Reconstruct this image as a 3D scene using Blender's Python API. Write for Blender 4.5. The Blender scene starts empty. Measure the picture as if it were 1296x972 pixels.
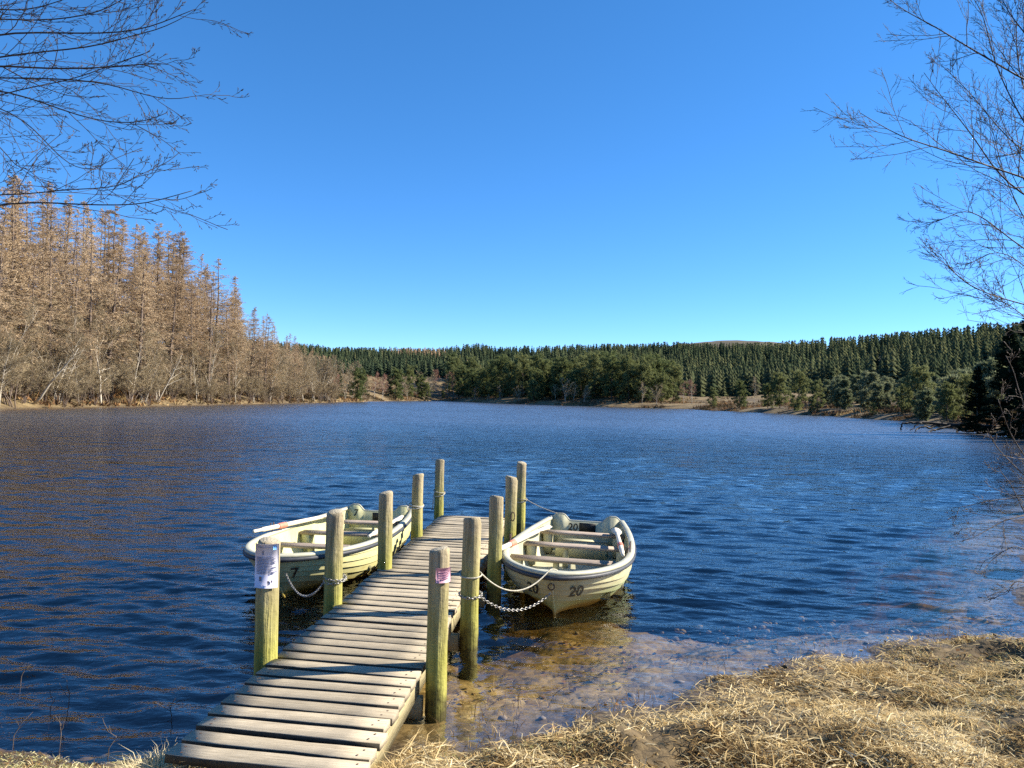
import bpy, math, random
import numpy as np
from mathutils import Vector, Matrix

# ------------------------------------------------------------------ camera, sky, sun, exposure
sc = bpy.context.scene
COL = sc.collection
FPX = 980.0                       # focal length in photo pixels (photo 1296 x 972)
CAM_H = 2.0                       # metres above the water
PITCH = math.atan(16 / FPX)
ROLL = math.radians(1.3)
SUN_AZ, SUN_EL = math.radians(79), math.radians(30)

Fv = np.array([0, math.cos(PITCH), math.sin(PITCH)])
U0 = np.array([0, -math.sin(PITCH), math.cos(PITCH)])
Rv = math.cos(ROLL) * np.array([1.0, 0, 0]) + math.sin(ROLL) * U0
Uv = -math.sin(ROLL) * np.array([1.0, 0, 0]) + math.cos(ROLL) * U0
cam_d = bpy.data.cameras.new('camera')
cam = bpy.data.objects.new('camera', cam_d)
COL.objects.link(cam)
cam_d.sensor_width = 36.0
cam_d.lens = 36.0 * FPX / 1296.0
cam_d.clip_start = 0.05
cam_d.clip_end = 8000
cam.matrix_world = Matrix(((Rv[0], Uv[0], -Fv[0], 0), (Rv[1], Uv[1], -Fv[1], 0), (Rv[2], Uv[2], -Fv[2], CAM_H), (0, 0, 0, 1)))
sc.camera = cam

world = bpy.data.worlds.new('World')
sc.world = world
world.use_nodes = True
wn = world.node_tree
wn.nodes.clear()
sky = wn.nodes.new('ShaderNodeTexSky')
sky.sky_type = 'NISHITA'
sky.sun_disc = False
sky.sun_elevation = SUN_EL
sky.sun_rotation = SUN_AZ
sky.altitude = 3000
sky.air_density = 0.8
sky.dust_density = 0.0
sky.ozone_density = 6.0
bg = wn.nodes.new('ShaderNodeBackground')
bg.inputs['Strength'].default_value = 0.135
wo = wn.nodes.new('ShaderNodeOutputWorld')
hs = wn.nodes.new('ShaderNodeHueSaturation')
hs.inputs['Hue'].default_value = 0.503
hs.inputs['Saturation'].default_value = 1.17
hs.inputs['Value'].default_value = 1.0
wn.links.new(sky.outputs[0], hs.inputs['Color'])
sg_ = wn.nodes.new('ShaderNodeGamma')
sg_.inputs[1].default_value = 0.83
wn.links.new(hs.outputs[0], sg_.inputs[0])
wn.links.new(sg_.outputs[0], bg.inputs[0])
wn.links.new(bg.outputs[0], wo.inputs[0])

sun_d = bpy.data.lights.new('sun', 'SUN')
sun_d.energy = 5.0
sun_d.angle = math.radians(0.53)
sun_d.color = (1.0, 0.91, 0.76)
sun = bpy.data.objects.new('sun', sun_d)
COL.objects.link(sun)
sdir = Vector((math.cos(SUN_EL) * math.sin(SUN_AZ), math.cos(SUN_EL) * math.cos(SUN_AZ), math.sin(SUN_EL)))
sun.rotation_euler = sdir.to_track_quat('Z', 'Y').to_euler()
sun.location = (60, 0, 60)

sc.view_settings.view_transform = 'Standard'
sc.view_settings.look = 'None'
sc.view_settings.exposure = 1.36
sc.view_settings.gamma = 1.0
sc.view_settings.use_curve_mapping = False
try:
    sc.cycles.use_denoising = False
    sc.cycles.max_bounces = 8
    sc.cycles.transparent_max_bounces = 12
    sc.cycles.volume_bounces = 0
    sc.cycles.caustics_reflective = False
    sc.cycles.caustics_refractive = False
    sc.cycles.sample_clamp_indirect = 6.0
except Exception:
    pass

# ------------------------------------------------------------------ helpers
RNG = np.random.default_rng(7)
random.seed(7)


def ray(px, py):
    return Fv + (px - 648.0) / FPX * Rv - (py - 486.0) / FPX * Uv


def at_z(px, py, z=0.0):
    d = ray(px, py)
    t = (z - CAM_H) / d[2]
    return np.array([0, 0, CAM_H]) + d * t


def at_y(px, py, y):
    d = ray(px, py)
    return np.array([0, 0, CAM_H]) + d * (y / d[1])


def hash2(ix, iy, seed):
    v = np.sin(ix * 127.1 + iy * 311.7 + seed * 74.7) * 43758.5453
    return v - np.floor(v)


def vnoise(x, y, seed=0):
    xi, yi = np.floor(x), np.floor(y)
    fx, fy = x - xi, y - yi
    fx = fx * fx * (3 - 2 * fx)
    fy = fy * fy * (3 - 2 * fy)
    a, b = hash2(xi, yi, seed), hash2(xi + 1, yi, seed)
    c, d = hash2(xi, yi + 1, seed), hash2(xi + 1, yi + 1, seed)
    return (a * (1 - fx) + b * fx) * (1 - fy) + (c * (1 - fx) + d * fx) * fy - 0.5


def fbm(x, y, seed=0, n=3):
    s = 0
    for i in range(n):
        s = s + vnoise(x * 2 ** i, y * 2 ** i, seed + i * 13) / 2 ** i
    return s


def sstep(a, b, x):
    t = np.clip((x - a) / (b - a), 0, 1)
    return t * t * (3 - 2 * t)


def mesh_np(name, V, polys, mats=None, smooth=False, attr=None, pmat=None):
    """V (n,3); polys list of (m,k) int arrays; attr dict name->(n,) floats on points"""
    me = bpy.data.meshes.new(name)
    V = np.asarray(V, dtype=np.float32)
    me.vertices.add(len(V))
    me.vertices.foreach_set('co', V.ravel())
    polys = [np.asarray(p, dtype=np.int32) for p in polys if len(p)]
    loops = np.concatenate([p.ravel() for p in polys])
    counts = np.concatenate([np.full(len(p), p.shape[1], dtype=np.int32) for p in polys])
    starts = np.concatenate([[0], np.cumsum(counts)[:-1]]).astype(np.int32)
    me.loops.add(len(loops))
    me.loops.foreach_set('vertex_index', loops)
    me.polygons.add(len(counts))
    me.polygons.foreach_set('loop_start', starts)
    me.polygons.foreach_set('loop_total', counts)
    if smooth:
        me.polygons.foreach_set('use_smooth', np.ones(len(counts), dtype=bool))
    for m in (mats or []):
        me.materials.append(m)
    if pmat is not None:
        me.polygons.foreach_set('material_index', np.asarray(pmat, dtype=np.int32))
    if attr:
        for k, a in attr.items():
            at = me.attributes.new(k, 'FLOAT', 'POINT')
            at.data.foreach_set('value', np.asarray(a, dtype=np.float32))
    me.update(calc_edges=True)
    return me


class MB:
    """collects vertices and polygons for one mesh"""
    def __init__(self):
        self.v, self.p, self.n = [], {}, 0

    def add(self, V, *polys):
        V = np.asarray(V, dtype=float).reshape(-1, 3)
        for p in polys:
            p = np.asarray(p, dtype=int)
            if len(p):
                self.p.setdefault(p.shape[1], []).append(p + self.n)
        self.v.append(V)
        self.n += len(V)
        return self

    def mesh(self, name, mat=None, smooth=False, attr=None):
        V = np.concatenate(self.v)
        return mesh_np(name, V, [np.concatenate(x) for x in self.p.values()], [mat] if mat else [], smooth, attr)


def obj(name, me, parent=None, loc=None, rz=None):
    o = bpy.data.objects.new(name, me)
    COL.objects.link(o)
    if parent is not None:
        o.parent = parent
    if loc is not None:
        o.location = loc
    if rz is not None:
        o.rotation_euler = (0, 0, rz)
    return o


def tag(o, label=None, cat=None, group=None, kind=None):
    for k, v in (('label', label), ('category', cat), ('group', group), ('kind', kind)):
        if v:
            o[k] = v
    return o


def copy_tree(o, parent=None):
    c = o.copy()
    COL.objects.link(c)
    if parent is not None:
        c.parent = parent
    for ch in list(o.children):
        copy_tree(ch, c)
    return c


def tubes(P, R, sides=5, cap=True):
    """P (N,K,3), R (N,K) -> verts, quads, (cap tris at the tip)"""
    P = np.asarray(P, float)
    R = np.asarray(R, float)
    N, K, _ = P.shape
    T = np.gradient(P, axis=1)
    T /= np.linalg.norm(T, axis=2, keepdims=True) + 1e-9
    mean = P[:, -1] - P[:, 0]
    mean /= np.linalg.norm(mean, axis=1, keepdims=True) + 1e-9
    ref = np.where(np.abs(mean[:, 2:3]) > 0.8, np.array([[1.0, 0.13, 0]]), np.array([[0, 0.07, 1.0]]))
    A = np.cross(T, ref[:, None, :])
    A /= np.linalg.norm(A, axis=2, keepdims=True) + 1e-9
    B = np.cross(T, A)
    an = np.arange(sides) * 2 * math.pi / sides
    V = P[:, :, None, :] + R[:, :, None, None] * (np.cos(an)[None, None, :, None] * A[:, :, None, :] + np.sin(an)[None, None, :, None] * B[:, :, None, :])
    idx = np.arange(N * K * sides).reshape(N, K, sides)
    a = idx[:, :-1, :]
    b = idx[:, 1:, :]
    q = np.stack([a, np.roll(a, -1, 2), np.roll(b, -1, 2), b], -1).reshape(-1, 4)
    out = [q]
    V = V.reshape(-1, 3)
    if cap and sides > 3:
        caps = idx[:, -1, :]
        caps0 = idx[:, 0, ::-1]
        out += [caps, caps0]
    return V, out


def slivers(Pb, D, L, W, bend=0.0):
    """thin twig or leaf triangles"""
    N = len(Pb)
    r = RNG.normal(size=(N, 3))
    S = np.cross(D, r)
    S /= np.linalg.norm(S, axis=1, keepdims=True) + 1e-9
    V = np.stack([Pb - S * W[:, None] / 2, Pb + S * W[:, None] / 2, Pb + D * L[:, None]], 1).reshape(-1, 3)
    return V, [np.arange(N * 3).reshape(-1, 3)]


def norm(a):
    return a / (np.linalg.norm(a, axis=-1, keepdims=True) + 1e-9)


def children(P, R, n, t0, t1, ang, lenf, up=0.0, K=5, wob=0.15, rf=0.6, lmin=0.0, taper=0.25, flat=None, shrink=0.6):
    """grow n children on every polyline"""
    N, Kp, _ = P.shape
    M = N * n
    t = (np.tile(np.arange(n), N) + RNG.random(M)) / n * (t1 - t0) + t0
    pi = np.repeat(np.arange(N), n)
    f = t * (Kp - 1)
    i0 = np.clip(f.astype(int), 0, Kp - 2)
    fr = (f - i0)[:, None]
    base = P[pi, i0] * (1 - fr) + P[pi, i0 + 1] * fr
    tan = norm(P[pi, i0 + 1] - P[pi, i0])
    rad = R[pi, i0] * (1 - fr[:, 0]) + R[pi, i0 + 1] * fr[:, 0]
    r = RNG.normal(size=(M, 3))
    if flat is not None:
        r[:, 2] *= flat
    side = norm(np.cross(np.cross(tan, r), tan))
    a = np.radians(ang) * (0.7 + 0.6 * RNG.random(M))
    d = np.cos(a)[:, None] * tan + np.sin(a)[:, None] * side
    plen = np.linalg.norm(np.diff(P, axis=1), axis=2).sum(1)[pi]
    L = np.maximum(plen * lenf * (1 - shrink * t) * (0.6 + 0.8 * RNG.random(M)), lmin)
    pts = [base]
    for k in range(K - 1):
        d = norm(d + wob * RNG.normal(size=(M, 3)) + np.array([0, 0, up]))
        pts.append(pts[-1] + d * (L / (K - 1))[:, None])
    C = np.stack(pts, 1)
    r0 = np.minimum(rad * rf, L * 0.03)
    CR = r0[:, None] * np.linspace(1, taper, K)[None]
    return C, CR


# ------------------------------------------------------------------ materials
class N:
    """tiny node helper"""
    def __init__(self, name):
        self.m = bpy.data.materials.new(name)
        self.m.use_nodes = True
        self.t = self.m.node_tree
        self.t.nodes.clear()
        self.out = self.t.nodes.new('ShaderNodeOutputMaterial')

    def n(self, typ, **kw):
        nd = self.t.nodes.new(typ)
        for k, v in kw.items():
            if k.startswith('i_'):
                key = k[2:].replace('_', ' ')
                self.set(nd, key, v)
            else:
                setattr(nd, k, v)
        return nd

    def set(self, nd, key, v):
        s = nd.inputs[int(key)] if key.isdigit() else nd.inputs[key]
        if hasattr(v, 'links') and hasattr(v, 'is_output'):
            self.t.links.new(v, s)
        else:
            if isinstance(v, tuple) and len(v) == 3 and s.type == 'RGBA':
                v = (*v, 1)
            s.default_value = v

    def coord(self, kind='Object', scale=None):
        c = self.n('ShaderNodeTexCoord').outputs[kind]
        if scale is not None:
            mp = self.n('ShaderNodeMapping')
            self.t.links.new(c, mp.inputs[0])
            mp.inputs['Scale'].default_value = scale
            return mp.outputs[0]
        return c

    def noise(self, vec, scale, detail=4, rough=0.6, dist=0.0):
        nd = self.n('ShaderNodeTexNoise')
        self.t.links.new(vec, nd.inputs['Vector'])
        nd.inputs['Scale'].default_value = scale
        nd.inputs['Detail'].default_value = detail
        nd.inputs['Roughness'].default_value = rough
        nd.inputs['Distortion'].default_value = dist
        return nd.outputs[0]

    def ramp(self, fac, *stops):
        nd = self.n('ShaderNodeValToRGB')
        self.t.links.new(fac, nd.inputs[0])
        el = nd.color_ramp.elements
        el[0].position, el[0].color = stops[0][0], (*stops[0][1], 1)
        el[1].position, el[1].color = stops[-1][0], (*stops[-1][1], 1)
        for p, c in stops[1:-1]:
            e = el.new(p)
            e.color = (*c, 1)
        return nd.outputs[0]

    def maprange(self, v, a, b, c=0.0, d=1.0):
        nd = self.n('ShaderNodeMapRange')
        self.t.links.new(v, nd.inputs[0])
        for i, x in enumerate((a, b, c, d)):
            nd.inputs[i + 1].default_value = x
        return nd.outputs[0]

    def mix(self, fac, a, b, mode='MIX'):
        nd = self.n('ShaderNodeMix', data_type='RGBA', blend_type=mode)
        for s, v in ((nd.inputs[0], fac), (nd.inputs[6], a), (nd.inputs[7], b)):
            if hasattr(v, 'is_output'):
                self.t.links.new(v, s)
            elif isinstance(v, tuple):
                s.default_value = (*v, 1)
            else:
                s.default_value = v
        return nd.outputs[2]

    def math(self, op, a, b=0.0):
        nd = self.n('ShaderNodeMath', operation=op)
        for s, v in ((nd.inputs[0], a), (nd.inputs[1], b)):
            if hasattr(v, 'is_output'):
                self.t.links.new(v, s)
            else:
                s.default_value = v
        return nd.outputs[0]

    def bump(self, h, strength, dist, normal=None):
        nd = self.n('ShaderNodeBump')
        self.t.links.new(h, nd.inputs['Height'])
        nd.inputs['Strength'].default_value = strength
        nd.inputs['Distance'].default_value = dist
        if normal is not None:
            self.t.links.new(normal, nd.inputs['Normal'])
        return nd.outputs[0]

    def rand(self):
        return self.n('ShaderNodeObjectInfo').outputs['Random']

    def attr(self, name):
        return self.n('ShaderNodeAttribute', attribute_name=name).outputs['Fac']

    def principled(self, color, rough=0.8, bump=None, metallic=0.0, spec=0.5):
        p = self.n('ShaderNodeBsdfPrincipled')
        for k, v in (('Base Color', color), ('Roughness', rough), ('Metallic', metallic), ('Specular IOR Level', spec)):
            self.set(p, k, v)
        if bump is not None:
            self.t.links.new(bump, p.inputs['Normal'])
        self.t.links.new(p.outputs[0], self.out.inputs[0])
        return self.m

    def foliage(self, color, trans=0.3):
        a = self.n('ShaderNodeBsdfDiffuse')
        b = self.n('ShaderNodeBsdfTranslucent')
        self.set(a, 'Color', color)
        self.set(b, 'Color', color)
        mx = self.n('ShaderNodeMixShader')
        mx.inputs[0].default_value = trans
        self.t.links.new(a.outputs[0], mx.inputs[1])
        self.t.links.new(b.outputs[0], mx.inputs[2])
        self.t.links.new(mx.outputs[0], self.out.inputs[0])
        return self.m


def mat_wood(name, c0, c1, c2, along='x', rough=0.85):
    m = N(name)
    sc_ = {'x': (2.2, 60, 60), 'y': (60, 2.2, 60), 'z': (14, 14, 1.2)}[along]
    v = m.coord('Object', sc_)
    rnd = m.rand()
    addv = m.n('ShaderNodeVectorMath', operation='ADD')
    m.t.links.new(v, addv.inputs[0])
    m.t.links.new(m.math('MULTIPLY', rnd, 60.0), addv.inputs[1])
    v = addv.outputs[0]
    g = m.noise(v, 2.2, 6, 0.65, 0.6)
    col = m.ramp(g, (0.25, c0), (0.5, c1), (0.78, c2))
    blot = m.noise(m.coord('Object'), 6.0, 3)
    col = m.mix(m.maprange(blot, 0.4, 0.75, 0, 0.45), col, tuple(x * 0.55 for x in c1))
    val = m.n('ShaderNodeHueSaturation')
    m.t.links.new(col, val.inputs['Color'])
    m.t.links.new(m.maprange(rnd, 0, 1, 0.78, 1.15), val.inputs['Value'])
    return m.principled(val.outputs[0], rough, m.bump(g, 0.5, 0.006), spec=0.25)


def mat_post():
    m = N('post_timber')
    v = m.coord('Object', (9, 9, 0.8))
    g = m.noise(v, 3, 6, 0.65, 0.4)
    col = m.ramp(g, (0.25, (0.15, 0.12, 0.075)), (0.5, (0.33, 0.275, 0.175)), (0.8, (0.52, 0.44, 0.30)))
    geo = m.n('ShaderNodeNewGeometry').outputs['Position']
    sep = m.n('ShaderNodeSeparateXYZ')
    m.t.links.new(geo, sep.inputs[0])
    z = sep.outputs[2]
    nz = m.noise(m.coord('Object'), 5, 4)
    zz = m.math('ADD', z, m.maprange(nz, 0, 1, -0.3, 0.3))
    alg = m.ramp(g, (0.3, (0.17, 0.165, 0.028)), (0.75, (0.40, 0.385, 0.085)))
    col = m.mix(m.maprange(zz, 1.0, 0.30, 0.0, 0.92), col, alg)
    col = m.mix(m.maprange(zz, 0.16, 0.02, 0.0, 0.9), col, (0.035, 0.028, 0.014))
    # end grain top a little paler
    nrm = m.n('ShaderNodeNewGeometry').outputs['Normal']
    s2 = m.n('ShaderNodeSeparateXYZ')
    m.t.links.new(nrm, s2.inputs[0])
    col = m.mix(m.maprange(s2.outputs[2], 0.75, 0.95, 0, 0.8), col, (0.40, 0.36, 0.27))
    crack = m.n('ShaderNodeTexWave', wave_type='BANDS', bands_direction='X')
    b1 = m.noise(m.coord('Object', (30, 30, 1.0)), 2.0, 3, 0.7)
    b2 = m.noise(m.coord('Object'), 28, 4)
    h = m.math('ADD', b1, m.math('MULTIPLY', b2, 0.6))
    return m.principled(col, 0.85, m.bump(h, 1.0, 0.012), spec=0.2)


def mat_plain(name, c, rough=0.6, var=0.15, scale=8.0, bump=0.15, metallic=0.0, spec=0.4, dirt=None):
    m = N(name)
    v = m.coord('Object')
    g = m.noise(v, scale, 5)
    col = m.mix(m.maprange(g, 0.3, 0.7, 0, 1), tuple(x * (1 - var) for x in c), tuple(min(1, x * (1 + var)) for x in c))
    if dirt:
        d = m.noise(v, 3.0, 6, 0.7)
        col = m.mix(m.maprange(d, 0.48, 0.72, 0, 0.75), col, dirt)
    return m.principled(col, rough, m.bump(m.noise(v, scale * 6, 3), bump, 0.003), metallic, spec)


M = {}
M['plank'] = mat_wood('weathered_plank', (0.20, 0.165, 0.11), (0.39, 0.33, 0.235), (0.55, 0.475, 0.35), 'x')
M['edge_shade'] = mat_plain('plank_edge_shade', (0.045, 0.038, 0.026), 0.8, 0.4, 14, 0.4)  # shade of the deck gaps painted near-black onto the plank sides
M['beam'] = mat_wood('beam_timber', (0.20, 0.16, 0.08), (0.42, 0.36, 0.20), (0.58, 0.50, 0.32), 'y')
M['thwart'] = mat_wood('thwart_timber', (0.20, 0.16, 0.12), (0.36, 0.29, 0.23), (0.5, 0.42, 0.35), 'x')
M['post'] = mat_post()
M['gunwale'] = mat_plain('gunwale_paint', (0.45, 0.44, 0.33), 0.5, 0.15, 5, 0.1, dirt=(0.33, 0.31, 0.22))
M['rubber'] = mat_plain('black_rubber', (0.035, 0.04, 0.05), 0.55, 0.3, 12)
M['black'] = mat_plain('black_paint', (0.012, 0.012, 0.014), 0.6, 0.2)
M['oar'] = mat_plain('oar_paint', (0.72, 0.64, 0.50), 0.5, 0.12, 6)
M['oar_grip'] = mat_plain('oar_collar', (0.62, 0.20, 0.13), 0.6, 0.2)
M['metal'] = mat_plain('galvanised_metal', (0.34, 0.33, 0.31), 0.4, 0.2, 30, 0.2, 0.7)
M['rust'] = mat_plain('rusty_iron', (0.09, 0.05, 0.035), 0.8, 0.3, 30, 0.4)
M['rope'] = mat_plain('rope_fibre', (0.46, 0.43, 0.34), 0.9, 0.35, 60, 0.8)
M['paper'] = mat_plain('laminated_paper', (0.72, 0.70, 0.80), 0.35, 0.04, 4, 0.02)
M['ink'] = mat_plain('printed_ink', (0.20, 0.20, 0.26), 0.5, 0.1)
M['ink_blue'] = mat_plain('printed_blue', (0.12, 0.32, 0.70), 0.5, 0.1)
M['pink'] = mat_plain('faded_pink_plate', (0.60, 0.34, 0.42), 0.45, 0.12, 20)
M['pink_ink'] = mat_plain('faded_pink_print', (0.42, 0.20, 0.28), 0.5, 0.1)


def mat_hull(name, top, low, stain):
    m = N(name)
    v = m.coord('Object')
    sep = m.n('ShaderNodeSeparateXYZ')
    m.t.links.new(v, sep.inputs[0])
    n1 = m.noise(v, 3.0, 5, 0.65)
    n2 = m.noise(m.coord('Object', (3, 3, 14)), 3.0, 5, 0.7)
    z = m.math('ADD', sep.outputs[2], m.maprange(n1, 0, 1, -0.09, 0.09))
    col = m.mix(m.maprange(z, 0.24, 0.12, 0, 1), top, low)
    col = m.mix(m.maprange(z, 0.085, 0.02, 0, 0.9), col, stain)
    col = m.mix(m.maprange(n2, 0.50, 0.72, 0, 0.5), col, stain)
    return m.principled(col, 0.42, m.bump(m.noise(v, 18, 4), 0.12, 0.004), spec=0.4)


M['hull_a'] = mat_hull('hull_cream_green', (0.47, 0.45, 0.28), (0.33, 0.39, 0.19), (0.27, 0.20, 0.07))
M['hull_b'] = mat_hull('hull_pale_yellow', (0.53, 0.50, 0.26), (0.50, 0.47, 0.22), (0.36, 0.27, 0.06))
M['liner_a'] = mat_plain('liner_cream', (0.48, 0.47, 0.32), 0.55, 0.14, 4, 0.1, dirt=(0.36, 0.31, 0.18))
M['liner_b'] = mat_plain('liner_lemon', (0.56, 0.55, 0.31), 0.55, 0.12, 4, 0.1, dirt=(0.38, 0.35, 0.16))


def mat_twig(name, c0, c1, trans=0.15):
    m = N(name)
    r = m.rand()
    a = m.attr('tint')
    f = m.math('ADD', m.math('MULTIPLY', r, 0.6), m.math('MULTIPLY', a, 0.4))
    return m.foliage(m.mix(f, c0, c1), trans)


M['larch_twig'] = mat_twig('larch_twig', (0.34, 0.24, 0.145), (0.64, 0.50, 0.33))
M['grey_twig'] = mat_twig('grey_twig', (0.20, 0.16, 0.105), (0.42, 0.34, 0.215))
M['red_twig'] = mat_twig('reddish_twig', (0.30, 0.16, 0.12), (0.36, 0.22, 0.16))
M['pine_needle'] = mat_twig('pine_needle', (0.10, 0.13, 0.05), (0.20, 0.21, 0.09), 0.42)
M['young_pine'] = mat_twig('young_pine_needle', (0.13, 0.16, 0.085), (0.23, 0.24, 0.14), 0.42)
M['spruce_needle'] = mat_twig('spruce_needle', (0.045, 0.064, 0.036), (0.125, 0.135, 0.070), 0.3)
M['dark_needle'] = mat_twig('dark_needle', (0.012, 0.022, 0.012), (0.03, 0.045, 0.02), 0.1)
M['dark_bark'] = mat_plain('dark_bark', (0.10, 0.075, 0.055), 0.9, 0.35, 6, 0.6)
M['larch_bark'] = mat_plain('larch_bark', (0.135, 0.10, 0.078), 0.9, 0.35, 5, 0.6)
M['pale_bark'] = mat_plain('pale_bark', (0.44, 0.39, 0.31), 0.85, 0.3, 4, 0.4, dirt=(0.20, 0.16, 0.12))
M['branch_dark'] = mat_plain('bare_branch_bark', (0.045, 0.034, 0.028), 0.8, 0.3, 20, 0.4)
M['branch_brown'] = mat_plain('beech_branch_bark', (0.055, 0.042, 0.034), 0.75, 0.3, 20, 0.4)
M['bush_bark'] = mat_plain('bush_bark', (0.10, 0.078, 0.062), 0.8, 0.4, 15, 0.4)
M['dead_wood'] = mat_plain('drowned_wood', (0.045, 0.036, 0.03), 0.8, 0.3, 4, 0.5)
M['stone'] = mat_plain('shore_stone', (0.15, 0.115, 0.075), 0.8, 0.45, 9, 0.5)


def mat_grass():
    m = N('dry_grass')
    a = m.attr('tint')
    col = m.ramp(a, (0.0, (0.11, 0.07, 0.035)), (0.25, (0.27, 0.175, 0.075)), (0.5, (0.46, 0.335, 0.155)), (0.75, (0.61, 0.485, 0.26)), (0.9, (0.74, 0.64, 0.41)), (1.0, (0.30, 0.30, 0.10)))
    return m.foliage(col, 0.25)


M['grass'] = mat_grass()


def mat_heather():
    m = N('heather_bracken')
    col = m.ramp(m.attr('tint'), (0.1, (0.07, 0.055, 0.028)), (0.45, (0.14, 0.09, 0.055)), (0.7, (0.24, 0.13, 0.06)), (0.95, (0.42, 0.31, 0.15)))
    return m.foliage(col, 0.2)


M['heather'] = mat_heather()
_ff = N('far_forest_needle')
M['far_forest'] = _ff.foliage(_ff.ramp(_ff.attr('tint'), (0.0, (0.030, 0.046, 0.030)), (0.4, (0.062, 0.084, 0.046)), (0.8, (0.13, 0.14, 0.068)), (0.87, (0.24, 0.17, 0.11)), (1.0, (0.34, 0.24, 0.15))), 0.3)


def mat_ground():
    m = N('ground_earth')
    geo = m.n('ShaderNodeNewGeometry')
    pos = geo.outputs['Position']
    sep = m.n('ShaderNodeSeparateXYZ')
    m.t.links.new(pos, sep.inputs[0])
    z = sep.outputs[2]
    nb = m.noise(pos, 0.05, 5, 0.6)
    nm = m.noise(pos, 0.6, 5, 0.65)
    nf = m.noise(pos, 9.0, 6, 0.7)
    straw = m.ramp(nm, (0.3, (0.08, 0.056, 0.028)), (0.5, (0.19, 0.135, 0.065)), (0.7, (0.36, 0.27, 0.135)))
    heath = m.ramp(nm, (0.35, (0.07, 0.05, 0.032)), (0.65, (0.16, 0.12, 0.06)))
    land = m.mix(m.maprange(nb, 0.45, 0.6, 0, 1), straw, heath)
    land = m.mix(m.maprange(z, 9.0, 22.0, 0, 0.92), land, m.ramp(m.noise(pos, 0.03, 5, 0.7), (0.35, (0.045, 0.042, 0.026)), (0.65, (0.12, 0.095, 0.055))))
    land = m.mix(m.maprange(nf, 0.35, 0.65, 0.45, 0), land, (0.05, 0.035, 0.018))
    # lake bed: rusty gravel, leaf litter and silt
    vor = m.n('ShaderNodeTexVoronoi')
    m.t.links.new(pos, vor.inputs['Vector'])
    vor.inputs['Scale'].default_value = 13.0
    peb = m.mix(0.55, m.ramp(vor.outputs['Color'], (0.1, (0.11, 0.066, 0.020)), (0.5, (0.30, 0.20, 0.07)), (0.9, (0.50, 0.39, 0.19))),
                m.ramp(nf, (0.35, (0.08, 0.05, 0.016)), (0.65, (0.42, 0.29, 0.10))))
    silt = m.ramp(m.noise(pos, 1.6, 5, 0.6), (0.35, (0.12, 0.08, 0.03)), (0.65, (0.36, 0.26, 0.11)))
    bed = m.mix(m.maprange(m.noise(pos, 1.1, 3), 0.42, 0.58, 0, 1), peb, silt)
    mud = m.ramp(nf, (0.3, (0.045, 0.034, 0.020)), (0.7, (0.15, 0.11, 0.066)))
    bed = m.mix(m.maprange(z, -0.07, -0.01, 0, 1), bed, mud)
    col = m.mix(m.maprange(m.math('ADD', z, m.maprange(nf, 0, 1, -0.05, 0.05)), 0.03, 0.09, 0, 1), bed, land)
    h = m.math('ADD', m.math('MULTIPLY', nf, 0.7), m.math('MULTIPLY', vor.outputs['Distance'], -0.6))
    rough = m.maprange(z, 0.0, 0.08, 0.35, 0.95)
    return m.principled(col, rough, m.bump(h, 0.6, 0.04), spec=0.3)


M['ground'] = mat_ground()


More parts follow.
